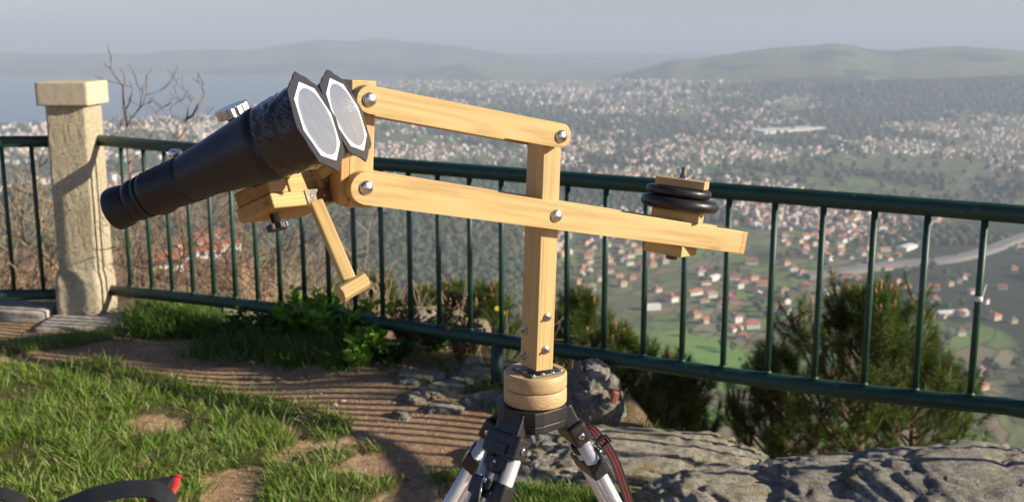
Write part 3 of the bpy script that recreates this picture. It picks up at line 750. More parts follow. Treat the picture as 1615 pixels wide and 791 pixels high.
def make_ground():
    xs = np.concatenate([np.linspace(-14, -3.6, 40), np.linspace(-3.5, 2.6, 420), np.linspace(2.7, 9, 26)]); ys = np.concatenate([np.linspace(-9, 2.2, 40), np.linspace(2.25, 7.2, 380), np.linspace(7.4, 12, 24)])
    XX, YY = np.meshgrid(xs, ys); Z = ground_z(XX, YY)
    L = lawn(XX, YY)
    Z = Z + np.where(L, .010, 0) + .0016 * fbm(XX * 20, YY * 20, o=4, seed=64)
    V = np.stack([XX, YY, Z], -1).reshape(-1, 3); nx = len(xs)
    i = np.arange(len(ys) - 1)[:, None] * nx + np.arange(nx - 1)[None]
    me = npmesh('ground', V, [np.stack([i, i + 1, i + nx + 1, i + nx], -1).reshape(-1, 4)], True)
    a = me.attributes.new('lawn', 'FLOAT', 'POINT'); a.data.foreach_set('value', L.ravel().astype(np.float32))
    s = outside(XX, YY); a = me.attributes.new('bank', 'FLOAT', 'POINT'); a.data.foreach_set('value', sstep(-.45, .1, s + .2 * fbm(XX * 3, YY * 3, o=3, seed=66)).ravel().astype(np.float32))
    m, nt, b = newmat('trodden_earth'); n = N(nt); co = n.coord('Object')
    A = nt.nodes.new('ShaderNodeAttribute'); A.attribute_name = 'lawn'
    B = nt.nodes.new('ShaderNodeAttribute'); B.attribute_name = 'bank'
    n1 = n.noise(co, 2.2, 6, .65); n2 = n.noise(co, 38, 6, .7); n3 = n.noise(co, 190, 4, .7)
    dirt = n.ramp(n1, [(.3, (.42, .27, .155)), (.5, (.57, .39, .235)), (.7, (.66, .47, .30))])
    dirt = n.mix(n.ramp(n2, [(.40, (.8, .8, .8)), (.58, (0, 0, 0))]), dirt, (.32, .20, .115))
    vo = n('ShaderNodeTexVoronoi', {'Vector': co, 'Scale': 60.0})
    sel = n.math('GREATER_THAN', n('ShaderNodeSeparateColor', {0: vo.outputs['Color']}).outputs[0], .8)
    pe = n.math('MULTIPLY', n.ramp(vo.outputs['Distance'], [(.18, (1, 1, 1)), (.26, (0, 0, 0))]), sel)
    dirt = n.mix(n.math('MULTIPLY', pe, .6), dirt, (.5, .42, .33))
    turf = n.mix(n.ramp(n2, [(.35, (0, 0, 0)), (.6, (1, 1, 1))]), (.06, .075, .025), (.14, .12, .055))
    c = n.mix(n.math('MULTIPLY', A.outputs['Fac'], .9), dirt, turf)
    bank = n.mix(n.ramp(n2, [(.38, (0, 0, 0)), (.6, (1, 1, 1))]), (.10, .085, .045), (.19, .14, .085))
    c = n.mix(n.math('MULTIPLY', B.outputs['Fac'], .85), c, bank)
    setb(nt, b, Base_Color=c, Roughness=.95); b.inputs['Specular IOR Level'].default_value = .15
    hgt = n.math('ADD', n.math('ADD', n.math('MULTIPLY', n2, 1.0), n.math('MULTIPLY', n3, .35)), n.math('MULTIPLY', pe, .25))
    n.bump(hgt, 1.0, .028, b)
    me.materials.append(m); o = put('ground', me, m); tag(o, kind='structure')
    # small stones strewn on the earth: nobody could count them
    bm = bmesh.new(); bmesh.ops.create_icosphere(bm, subdivisions=1, radius=1); bv = np.array([v.co[:] for v in bm.verts]); bf = np.array([[v.index for v in f.verts] for f in bm.faces]); bm.free()
    X = RNG.uniform(-2.6, 1.0, 9000); Y = RNG.uniform(2.8, 5.4, 9000); k = (~lawn(X, Y)) & (outside(X, Y) < -.05) & (fbm(X * 2, Y * 2, o=3, seed=68) + .4 * (X > -.9) > .05)
    X, Y = X[k], Y[k]; s = np.abs(RNG.normal(0, .0022, len(X))) + .0016
    s = np.where(RNG.random(len(X)) < .008, RNG.uniform(.007, .016, len(X)), s)
    V = bv[None] * (1 + .5 * (RNG.random((len(X), len(bv), 1)) - .5)) * s[:, None, None] * np.array([1.2, 1, .6])
    V = V + np.stack([X, Y, ground_z(X, Y)], -1)[:, None]
    F = (bf[None] + (np.arange(len(X)) * len(bv))[:, None, None]).reshape(-1, 3)
    o = put('gravel', npmesh('gravel', V.reshape(-1, 3), [F], False), simple('pebble', (.40, .32, .24), .9, var=.35, scale=9)); tag(o, 'loose pebbles scattered over the trodden earth', 'gravel', kind='stuff')

def blades(X, Y, Z, L, W, lean, seed=1, az=None, curl=.5):
    """curved grass blades of three segments as one vertex array"""
    g = np.random.default_rng(seed); n = len(X)
    a = g.uniform(0, 2 * math.pi, n) if az is None else az
    ca, sa = np.cos(a), np.sin(a); f = g.uniform(0, 2 * math.pi, n); cf, sf = np.cos(f), np.sin(f)
    V = np.zeros((n, 7, 3)); ts = [0, .4, .75, 1.0]; ws = [1, .85, .5, 0]
    for i, (t, w) in enumerate(zip(ts, ws)):
        hx = L * lean * (t * (1 - curl) + curl * t * t) ; hz = L * t * np.sqrt(np.clip(1 - (lean * (.5 + .5 * t)) ** 2, .05, 1))
        for j, sgn in enumerate((-1, 1)):
            if i == 3 and j == 1: continue
            k = 2 * i + j
            V[:, k, 0] = X + ca * hx + sgn * cf * W * w / 2; V[:, k, 1] = Y + sa * hx + sgn * sf * W * w / 2; V[:, k, 2] = Z + hz
    o = (np.arange(n) * 7)[:, None]
    return V.reshape(-1, 3), np.concatenate([o + np.array([0, 1, 3, 2])[None], o + np.array([2, 3, 5, 4])[None]]), o + np.array([4, 5, 6])[None]
def add_blades(name, parts, mat, label):
    Vs, Qs, Ts, off = [], [], [], 0
    for V, Q, T in parts: Vs.append(V); Qs.append(Q + off); Ts.append(T + off); off += len(V)
    me = npmesh(name, np.concatenate(Vs), [np.concatenate(Qs), np.concatenate(Ts)], True)
    o = put(name, me, mat); tag(o, label, 'grass', kind='stuff'); return o

def make_grass():
    gm = leafmat('grass_blade', [(.09, .19, .02), (.14, .27, .03), (.20, .34, .04), (.12, .23, .03), (.27, .34, .08), (.16, .28, .035), (.46, .40, .20), (.22, .33, .06)], .5, .3)
    n = 210000
    X = RNG.uniform(-3.6, .9, n); Y = 2.55 + 3.2 * RNG.random(n) ** 1.15
    k = lawn(X, Y) & (outside(X, Y) < .1); dens = fbm(X * 5, Y * 5, o=3, seed=81)
    k &= RNG.random(n) < .78 + .9 * dens; X, Y, dens = X[k], Y[k], dens[k]
    tall = fbm(X * 2.3 + 4, Y * 2.3, o=3, seed=82)
    L = .8 * (.026 + .042 * np.clip(tall + .45, 0, 1) + .02 * RNG.random(len(X))) * RNG.uniform(.6, 1.25, len(X))
    az = fbm(X * 3, Y * 3, o=2, seed=83) * 7 + RNG.normal(0, .9, len(X))
    p1 = blades(X, Y, ground_z(X, Y) - .004, L, .0028 + .002 * RNG.random(len(X)), RNG.uniform(.35, .95, len(X)), 3, az)
    # tufts of longer paler blades
    tx = RNG.uniform(-2.6, .75, 850); ty = RNG.uniform(2.6, 4.7, 850); kk = lawn(tx, ty); tx, ty = tx[kk], ty[kk]
    m = 26; X2 = np.repeat(tx, m) + RNG.normal(0, .022, len(tx) * m); Y2 = np.repeat(ty, m) + RNG.normal(0, .022, len(tx) * m)
    az2 = np.arctan2(Y2 - np.repeat(ty, m), X2 - np.repeat(tx, m))
    p2 = blades(X2, Y2, ground_z(X2, Y2) - .004, RNG.uniform(.045, .095, len(X2)), np.full(len(X2), .0042), RNG.uniform(.3, .95, len(X2)), 4, az2)
    n = 9000; X = RNG.uniform(.02, .62, n); Y = RNG.uniform(2.95, 3.2, n) - .12 * (X - .3); k = fbm(X * 7, Y * 7, o=2, seed=88) > -.25; X, Y = X[k], Y[k]
    p3_ = blades(X, Y, ground_z(X, Y) - .006, RNG.uniform(.04, .095, len(X)), np.full(len(X), .0042), RNG.uniform(.3, .95, len(X)), 9)
    add_blades('grass', [p1, p2, p3_], gm, 'short uneven green grass growing on the trodden terrace')
    # rank dark grass along the foot of the railing
    n = 17000; s = RNG.uniform(.3, 1.75, n); q = np.array([along(v)[:2] for v in np.linspace(0, CUM[-1], 400)]); sx = np.interp(s, np.linspace(0, CUM[-1], 400), q[:, 0]); sy = np.interp(s, np.linspace(0, CUM[-1], 400), q[:, 1])
    X = sx + RNG.normal(0, .05, n); Y = sy + RNG.normal(-.06, .13, n)
    cl = fbm(X * 5, Y * 5, o=3, seed=86); k = cl > -.25 + .5 * np.abs(Y - sy + .1); X, Y = X[k], Y[k]
    L = RNG.uniform(.05, .15, len(X)) * (.55 + .7 * np.clip(cl[k] + .5, 0, 1))
    p = blades(X, Y, ground_z(X, Y) - .01, L, RNG.uniform(.004, .0065, len(X)), RNG.uniform(.3, .9, len(X)), 5)
    n = 2600; s = RNG.uniform(1.9, 3.3, n); sx = np.interp(s, np.linspace(0, CUM[-1], 400), q[:, 0]); sy = np.interp(s, np.linspace(0, CUM[-1], 400), q[:, 1])
    X = sx + RNG.normal(0, .04, n); Y = sy + RNG.normal(0, .14, n); k = fbm(X * 5, Y * 5, o=2, seed=87) > -.02; X, Y = X[k], Y[k]
    pb = blades(X, Y, ground_z(X, Y) - .01, RNG.uniform(.03, .08, len(X)), RNG.uniform(.004, .006, len(X)), RNG.uniform(.3, .9, len(X)), 6)
    gm2 = leafmat('rank_grass_blade', [(.06, .13, .02), (.09, .19, .025), (.14, .25, .035), (.08, .16, .025), (.3, .28, .12)], .5, .25)
    add_blades('tall_grass', [p, pb], gm2, 'tall dark rank grass along the foot of the railing')

# ------------------------------------------------------------------ fence and pillar
BARS = []
def make_fence():
    m, nt, b = newmat('green_enamel'); n = N(nt); co = n.coord('Object')
    nz = n.noise(co, 9, 5, .6); ch = n.noise(co, 42, 4, .65)
    c = n.mix(n.ramp(nz, [(.35, (0, 0, 0)), (.7, (1, 1, 1))]), (.009, .045, .030), (.018, .066, .042))
    c = n.mix(n.ramp(ch, [(.665, (0, 0, 0)), (.685, (1, 1, 1))]), c, (.14, .13, .10))
    setb(nt, b, Base_Color=c, Roughness=n.ramp(nz, [(.3, (.38, .38, .38)), (.7, (.55, .55, .55))])); b.inputs['Coat Weight'].default_value = .0
    n.bump(n.noise(co, 60, 3), .15, .002, b)
    f = empty('metal_fence', (TOP[0].x, TOP[0].y, 0), 'long dark green tubular railing running from the stone pillar across to the right', 'fence', 'green tubular railings')
    MB().tube([Vector((p.x, p.y, RAIL_Z)) for p in PATH], .0295, 20).build('top_rail', m, f)
    MB().tube([Vector((p.x, p.y, z)) for p, z in zip(PATH, Z_B)], .0285, 20).build('bottom_rail', m, f)
    bpx = [206, 240, 272, 305, 338, 372, 407, 443, 481, 520, 561, 604, 648, 693, 742, 791, 842, 893, 952, 1014, 1075, 1140, 1210, 1284, 1362, 1443, 1530, 1622]
    ss = np.linspace(0, CUM[-1], 3000); pts = [along(s) for s in ss]; pxs = np.array([to_px(x, y, z + .03)[0] if y > .5 else 1e5 for x, y, z in pts])
    pxs = np.maximum.accumulate(pxs) + np.arange(len(pxs)) * 1e-7
    sl = [float(np.interp(v, pxs, ss)) for v in bpx]
    kbeg = sl[-1]; gap = .15
    while kbeg + gap < CUM[-1] - .05:
        kbeg += gap; gap = max(.125, gap - .006); sl.append(kbeg)
    me = None
    for i, s in enumerate(sl):
        x, y, z = along(s); hgt = RAIL_Z - z; BARS.append((to_px(x, y, RAIL_Z), to_px(x, y, z)))
        if me is None or True:
            mb = MB(); mb.tube([(0, 0, 0), (0, 0, hgt / 2), (0, 0, hgt)], .0112, 12); mb.lathe([(.0112, .027), (.017, .028), (.0135, .035), (.0112, .037)], 12, cap=False)
        mb.build('bar', m, f, Matrix.Translation((x, y, z)))
    # low foot posts under the lower rail
    for j, px in enumerate((784,)):
        s = float(np.interp(px, pxs, ss)); x, y, z = along(s); g = gz(x, y)
        mb = MB(); mb.tube([(x, y, z), (x, y, g - .1)], .0265, 16); mb.build('post', m, f)
    # a scrap of pale tape caught on one bar
    s = sl[26]; x, y, z = along(s)
    mt = simple('pale_tape', (.75, .75, .73), .6)
    mb = MB(); mb.tube([(0, 0, 0), (0, 0, .016)], .0128, 12); mb.prism([(.008, .012), (.016, .02), (.024, .058), (.017, .05), (.013, .03)], -.001, .0012, Matrix.Rotation(R(90), 4, 'X'))
    mb.build('tape_scrap', mt, f, Matrix.Translation((x, y - .002, z + .34)))
    # railing on the far side of the pillar
    f2 = empty('metal_fence', (-2.45, 5.62, 0), 'short dark green railing length left of the stone pillar', 'fence', 'green tubular railings')
    A = [Vector((-2.3, 5.62, 0)), Vector((-2.9, 5.6, 0)), Vector((-3.7, 5.5, 0)), Vector((-5.2, 5.2, 0)), Vector((-8, 4.6, 0))]
    MB().tube([p + Vector((0, 0, RAIL_Z)) for p in A], .0295, 16).build('top_rail', m, f2)
    MB().tube([p + Vector((0, 0, .095)) for p in A], .0285, 16).build('bottom_rail', m, f2)
    for k in range(24):
        X = -2.47 - .152 * k; Y = float(np.interp(-X, [2.3, 2.9, 3.7, 5.2, 8], [5.62, 5.6, 5.5, 5.2, 4.6]))
        mb = MB(); mb.tube([(0, 0, .1), (0, 0, .5), (0, 0, RAIL_Z)], .0112, 12); mb.build('bar', m, f2, Matrix.Translation((X, Y, 0)))

def rough_box(name, c, d, mat, parent, amp=.006, bev=.012, taper=None, cuts=26, rz=0, seed=1):
    bm = bmesh.new(); bmesh.ops.create_cube(bm, size=1)
    bmesh.ops.subdivide_edges(bm, edges=bm.edges[:], cuts=cuts, use_grid_fill=True)
    co = np.array([v.co[:] for v in bm.verts]); half = np.array(d) / 2; p = co * np.array(d)
    inner = half - bev; q = np.clip(p, -inner, inner); dv = p - q; L = np.linalg.norm(dv, axis=1, keepdims=True)
    nrm = dv / np.maximum(L, 1e-9); p = np.where(L > 1e-9, q + nrm * np.minimum(L, bev), p)
    g = fbm(p[:, 0] * 55 + seed, p[:, 1] * 55, p[:, 2] * 55, o=3, seed=90) + .6 * fbm(p[:, 0] * 9 + seed, p[:, 1] * 9, p[:, 2] * 9, o=2, seed=91)
    p = p + nrm * g[:, None] * amp
    if taper: p = taper(p)
    for v, a in zip(bm.verts, p): v.co = a
    mb = MB(); mb.bm.free(); mb.bm = bm
    return mb.build(name, mat, parent, Matrix.Translation(c) @ Matrix.Rotation(rz, 4, 'Z'), smooth=True)
def render_mat():
    m, nt, b = newmat('coarse_render'); n = N(nt); co = n.coord('Object')
    n1 = n.noise(co, 5, 5, .6); n2 = n.noise(co, 75, 5, .7); n3 = n.noise(co, 300, 3)
    c = n.ramp(n1, [(.3, (.62, .54, .36)), (.55, (.74, .66, .47)), (.8, (.80, .73, .56))])
    c = n.mix(n.ramp(n2, [(.40, (.85, .85, .85)), (.54, (0, 0, 0))]), c, (.46, .38, .25))
    setb(nt, b, Base_Color=c, Roughness=.93); b.inputs['Specular IOR Level'].default_value = .15
    n.bump(n.math('ADD', n2, n.math('MULTIPLY', n3, .6)), 1.0, .012, b); return m
def make_pillar():
    m = render_mat()
    P = empty('stone_pillar', (-2.245, 5.62, 0), 'cream rough-rendered square pillar with overhanging cap between two green railings', 'pillar')
    cx, cy = -2.245, 5.64
    def flare(p):
        p = p.copy(); return p
    rough_box('shaft', (cx, cy, .665), (.203, .235, .88), m, P, .0028, .014, cuts=60)
    rough_box('base', (cx - .006, cy - .003, .11), (.238, .262, .30), m, P, .0035, .03, taper=lambda p: np.stack([p[:, 0] * (1 - .13 * sstep(.06, .15, p[:, 2])), p[:, 1] * (1 - .09 * sstep(.06, .15, p[:, 2])), p[:, 2]], -1), seed=4)
    mc, nt, b = newmat('cap_stone'); n = N(nt); co = n.coord('Object'); n2 = n.noise(co, 240, 4, .8); n1 = n.noise(co, 12, 4)
    c = n.ramp(n2, [(.3, (.27, .23, .16)), (.5, (.53, .46, .33)), (.7, (.66, .59, .45))])
    setb(nt, b, Base_Color=c, Roughness=.9); n.bump(n2, .4, .003, b)
    rough_box('cap', (cx, cy, 1.147), (.262, .29, .118), mc, P, .0012, .006, cuts=20)
    # slab the pillar stands on and the kerb to its left
    mk = simple('kerb_concrete', (.36, .33, .28), .95, bump=(40, .6, .006), var=.3, scale=12)
    s = rough_box('stone_slab', (-2.13, 5.40, -.02), (.52, .26, .06), mk, None, .004, .01, rz=R(3)); tag(s, 'flat pale stone slab under the foot of the pillar', 'slab')
    s = rough_box('kerb', (-3.55, 5.66, -.03), (2.3, .24, .14), mk, None, .005, .012, rz=R(-4), seed=8, cuts=60); tag(s, 'low grey concrete kerb under the railing left of the pillar', 'kerb')

# ------------------------------------------------------------------ rocks
def rockmat(name, base=(.33, .29, .22), lichen=.4, seed=0):
    m, nt, b = newmat(name); n = N(nt); co = n.coord('Object', loc=(seed, 0, 0))
    n1 = n.noise(co, 2.2, 6, .65); n2 = n.noise(co, 16, 6, .72); n3 = n.noise(co, 120, 5, .75)
    c = n.ramp(n1, [(.3, tuple(x * .62 for x in base)), (.5, base), (.7, tuple(min(1, x * 1.35) for x in base))])
    c = n.mix(n.ramp(n3, [(.36, (.85, .85, .85)), (.5, (0, 0, 0))]), c, (.10, .088, .07))
    c = n.mix(n.math('MULTIPLY', n.ramp(n.noise(co, 9, 6, .75), [(.56, (0, 0, 0)), (.66, (1, 1, 1))]), .55), c, (.50, .48, .42))
    c = n.mix(n.math('MULTIPLY', n.ramp(n.noise(co, 30, 6, .8), [(.5, (0, 0, 0)), (.58, (1, 1, 1))]), .85), c, tuple(x * .42 for x in base))
    c = n.mix(n.math('MULTIPLY', n.ramp(n.noise(co, 22, 6, .8), [(.54, (0, 0, 0)), (.62, (1, 1, 1))]), .8), c, (.74, .71, .62))
    li = n.math('ADD', n.noise(co, 4.5, 5, .7), n.math('MULTIPLY', n3, .12))
    c = n.mix(n.math('MULTIPLY', n.ramp(li, [(.66 - .2 * lichen, (0, 0, 0)), (.78 - .2 * lichen, (1, 1, 1))]), .75), c, (.42, .34, .09))
    mo = n.noise(co, 6.5, 8, .8); c = n.mix(n.math('MULTIPLY', n.ramp(mo, [(.6, (0, 0, 0)), (.7, (1, 1, 1))]), .8), c, (.10, .095, .04))
    setb(nt, b, Base_Color=c, Roughness=.93); b.inputs['Specular IOR Level'].default_value = .2
    n.bump(n.math('ADD', n.math('MULTIPLY', n.noise(co, 26, 8, .8), 1.3), n.math('MULTIPLY', n3, .7)), 1.0, .035, b); return m
def worley(x, y, z, seed):
    P = np.stack([x, y, z], -1); b = np.floor(P); F1 = np.full(len(x), 9.); F2 = F1.copy()
    for i in (-1, 0, 1):
        for j in (-1, 0, 1):
            for k in (-1, 0, 1):
                c = b + (i, j, k); q = c + np.stack([_h(c[:, 0], c[:, 1], c[:, 2], seed + m) for m in (1, 2, 3)], -1)
                d = np.linalg.norm(P - q, axis=1); F2 = np.minimum(F2, np.maximum(F1, d)); F1 = np.minimum(F1, d)
    return F1, F2
def rock(name, c, d, mat, seed, label, rz=0, sub=6, amp=.2, flat=.0, group=None, cat='rock', tilt=(0, 0)):
    bm = bmesh.new(); bmesh.ops.create_icosphere(bm, subdivisions=sub, radius=1)
    p = np.array([v.co[:] for v in bm.verts])
    k = np.sign(p) * np.abs(p) ** .66; k = k / np.max(np.abs(k)); u = p
    u = u * np.array(d) / np.mean(d) * 1.15
    g = amp * fbm(u[:, 0] * 1.4 + seed, u[:, 1] * 1.4, u[:, 2] * 1.4, o=3, seed=seed)
    w_ = fbm(u[:, 0] * 2.2 + seed * 3, u[:, 1] * 2.2, u[:, 2] * 2.2, o=4, seed=seed + 5)
    w1 = fbm(u[:, 0] * 1.1 + seed * 3, u[:, 1] * 1.1, u[:, 2] * 1.1 + 5, o=2, seed=seed + 5)
    g = g - amp * .35 * np.exp(-(w1 / .02) ** 2) + amp * .35 * w_
    g = g - amp * .45 * np.abs(fbm(u[:, 0] * 5, u[:, 1] * 5 + seed, u[:, 2] * 5, o=4, seed=seed + 9))
    g = g - amp * .25 * np.maximum(0, .12 - np.abs(fbm(u[:, 0] * 2.6 + seed, u[:, 1] * 2.6, u[:, 2] * 2.6, o=4, seed=seed + 31))) / .12
    wx = .25 * fbm(u[:, 0] * 2, u[:, 1] * 2 + seed, u[:, 2] * 2, o=3, seed=seed + 40); F1, F2 = worley(u[:, 0] * 1.7 + seed + wx, u[:, 1] * 1.7 + wx, u[:, 2] * 1.7 - wx, seed)
    g = g - .055 * np.exp(-((F2 - F1) / .05) ** 2) - .05 * F1 ** 2
    F1, F2 = worley(u[:, 0] * 5 + seed + wx * 2, u[:, 1] * 5 + wx, u[:, 2] * 5 - wx, seed + 7); g = g - .016 * np.exp(-((F2 - F1) / .07) ** 2) - .02 * F1
    g = g + .035 * fbm(u[:, 0] * 17, u[:, 1] * 17 + seed, u[:, 2] * 17, o=3, seed=seed + 12)
    q = k * (1 + g)[:, None] * np.array(d) / 2
    for v, a in zip(bm.verts, q): v.co = a
    mb = MB(); mb.bm.free(); mb.bm = bm
    o = mb.build(name, mat, None, Matrix.Translation(c) @ Matrix.Rotation(rz, 4, 'Z') @ Matrix.Rotation(tilt[0], 4, 'X') @ Matrix.Rotation(tilt[1], 4, 'Y'), smooth=True)
    tag(o, label, cat, group); return o
def make_rocks():
    A = rockmat('granite_lichen', (.66, .61, .48), .5, 1); B = rockmat('granite', (.62, .59, .50), .22, 5); Cc = rockmat('granite_dark', (.52, .46, .35), .2, 9)
    g = 'granite outcrop under the railing'
    def topped(px, py, Y, d, drop=0): p = at(px, py, Y); return (p.x, p.y, p.z - d[2] / 2 - drop)
    def slab(px, Y, ztop, d): p = at(px, 720, Y); return (p.x, Y, ztop - d[2] / 2)
    for (px, Y, zt_, d, m_, sd, rz, lab, tl) in [
        (1000, 3.44, .128, (1.0, .56, .34), A, 3, -8, 'long sunlit boulder with yellow lichen right behind the tripod', (-.06, .0)),
        (880, 3.46, .13, (.42, .42, .36), B, 21, 10, 'rounded grey boulder directly behind the tripod head', (0, 0)),
        (1180, 2.86, .185, (.62, .70, .34), A, 7, 12, 'low cracked boulder in front of the lichen rock, lower centre right', (0, .05)),
        (1330, 2.84, .225, (.66, .80, .34), B, 12, -8, 'broad grey boulder in the middle of the outcrop beneath the pine', (0, -.05)),
        (1560, 2.78, .285, (.85, .90, .40), B, 15, 8, 'big grey rock slab at the right end of the outcrop', (0, -.04)),
        (1440, 2.62, .235, (.36, .46, .30), A, 18, -20, 'narrow pale boulder wedged between the two big grey slabs', (0, 0)),
        (1120, 2.86, .13, (.40, .42, .28), B, 24, 5, 'mottled low boulder beside the grass and the silver tripod leg', (0, 0))]:
        rock('rock', slab(px, Y, zt_, d), d, m_, sd, lab, R(rz), group=g, amp=.11, tilt=tl)
    rock('rock', topped(938, 566, 4.0, (.235, .3, .62)), (.235, .30, .62), B, 34, 'upright mossy block of rock under the lower rail behind the wooden turntable', R(8), amp=.09)
    # a broken brick wedged in that block
    mb = MB(); mb.box((0, 0, 0), (.022, .05, .045), None, .004); o = mb.build('brick_fragment', simple('brick', (.45, .15, .09), .9, var=.3, scale=60), None, Matrix.Translation(at(969, 624, 3.84)) @ Matrix.Rotation(R(14), 4, 'Y')); tag(o, 'broken red brick piece wedged in the mossy rock', 'brick')
    for i, (px, py, Y, d, lab) in enumerate([(668, 484, 5.15, (.17, .2, .16), 'grey round rock behind the railing, left one of the pair'), (718, 490, 5.05, (.15, .2, .14), 'grey round rock behind the railing, right one of the pair'), (755, 503, 4.9, (.1, .12, .1), 'small pale stone behind the railing beside the yellow flowers'),
                                             (222, 492, 5.45, (.15, .13, .09), 'pale angular stone on the ground just right of the pillar'), (187, 487, 5.62, (.17, .16, .08), 'flat stone against the right foot of the pillar'), (262, 484, 5.6, (.12, .12, .07), 'low stone half hidden in grass right of the pillar'), (360, 470, 5.5, (.12, .1, .12), 'stone behind the railing at the edge of the bushes')]):
        rock('rock', topped(px, py, Y, d), d, B if i != 3 else A, 40 + 3 * i, lab, R(20 * i), 5, group='loose stones along the railing')
    for i, (px, py, w_, d_) in enumerate([(660, 612, .22, .16), (700, 628, .24, .15), (745, 606, .24, .2), (655, 640, .12, .08), (632, 664, .09, .06), (700, 655, .16, .1), (770, 640, .2, .14), (726, 587, .2, .16), (490, 700, .0, .0)]):
        if not w_: continue
        p = on_z(px, py, 0); zz = gz(p.x, p.y)
        rock('rock', (p.x, p.y, zz - .005), (w_, d_, .06), A if i % 2 else B, 70 + 5 * i, ['pale flat rock set in the earth below the red-stemmed shrub', 'largest flat rock set in the earth left of the tripod', 'flat rock in the earth beside the green foot post', 'small flat stone in the earth at the shade edge', 'lone white stone on the striped sunlit earth', 'low stone closest to the tripod on the earth', 'flat rock partly behind the tripod leg', 'low rock among weeds in front of the foot post'][i], R(35 * i), 5, amp=.25, group='flat rocks set in the earth')

# ------------------------------------------------------------------ plants
def leaf_cloud(C, D, size, seed=0, aspect=.5, flat=.4):
    """two-triangle folded leaves at C pointing along D"""
    g = np.random.default_rng(seed); n = len(C)
    D = D / np.linalg.norm(D, axis=1, keepdims=True); r = g.normal(size=(n, 3)); S = np.cross(D, r); S /= np.linalg.norm(S, axis=1, keepdims=True); U = np.cross(S, D)
    L = size[:, None]; W = L * aspect
    V = np.stack([C, C + D * L * .5 + S * W * .5 + U * W * .15, C + D * L, C + D * L * .5 - S * W * .5 + U * W * .15], 1)
    o = (np.arange(n) * 4)[:, None]
    return V.reshape(-1, 3), np.concatenate([o + np.array([0, 1, 2])[None], o + np.array([0, 2, 3])[None]])
def branch_tree(rng, start, d, L, r, depth, out, spread=.5, segs=5, up=.1, kids=3, shrink=.62):
    pts = [start.copy()]; rad = [r]; p = start.copy(); d = d.normalized()
    for i in range(segs):
        d = (d + Vector((rng.gauss(0, .14), rng.gauss(0, .14), rng.gauss(0, .12) + up * .3))).normalized()
        p = p + d * (L / segs); pts.append(p.copy()); rad.append(r * (1 - .75 * (i + 1) / segs))
        if depth > 0 and i >= 1:
            for _ in range(kids if i == segs - 1 else (1 if rng.random() < .75 else 0)):
                a = Vector((rng.gauss(0, 1), rng.gauss(0, 1), rng.gauss(.2, .8))).normalized()
                branch_tree(rng, p, d * (1 - spread) + a * spread, L * shrink * rng.uniform(.7, 1.15), r * (1 - .75 * (i + 1) / segs) * .8 + .0004, depth - 1, out, spread, max(3, segs - 1), up, kids, shrink)
    out.append((pts, rad))
def fast_tubes(name, branches, mat, parent, n=4):
    V, F, off = [], [], 0
    for pts, rad in branches:
        P = np.array([p[:] for p in pts]); T = np.gradient(P, axis=0); T /= np.linalg.norm(T, axis=1, keepdims=True) + 1e-9
        ref = np.array([.13, .21, .97]); A = np.cross(T, ref); A /= np.linalg.norm(A, axis=1, keepdims=True) + 1e-9; B = np.cross(T, A)
        an = 2 * math.pi * np.arange(n) / n; r = np.array(rad)[:, None, None]
        ring = P[:, None] + (A[:, None] * np.cos(an)[None, :, None] + B[:, None] * np.sin(an)[None, :, None]) * r
        V.append(ring.reshape(-1, 3)); m = len(P)
        i = (np.arange(m - 1) * n)[:, None]; k = np.arange(n)[None]
        F.append(np.stack([off + i + k, off + i + (k + 1) % n, off + i + n + (k + 1) % n, off + i + n + k], -1).reshape(-1, 4)); off += m * n
    return put(name, npmesh(name, np.concatenate(V), [np.concatenate(F)], True), mat, parent)
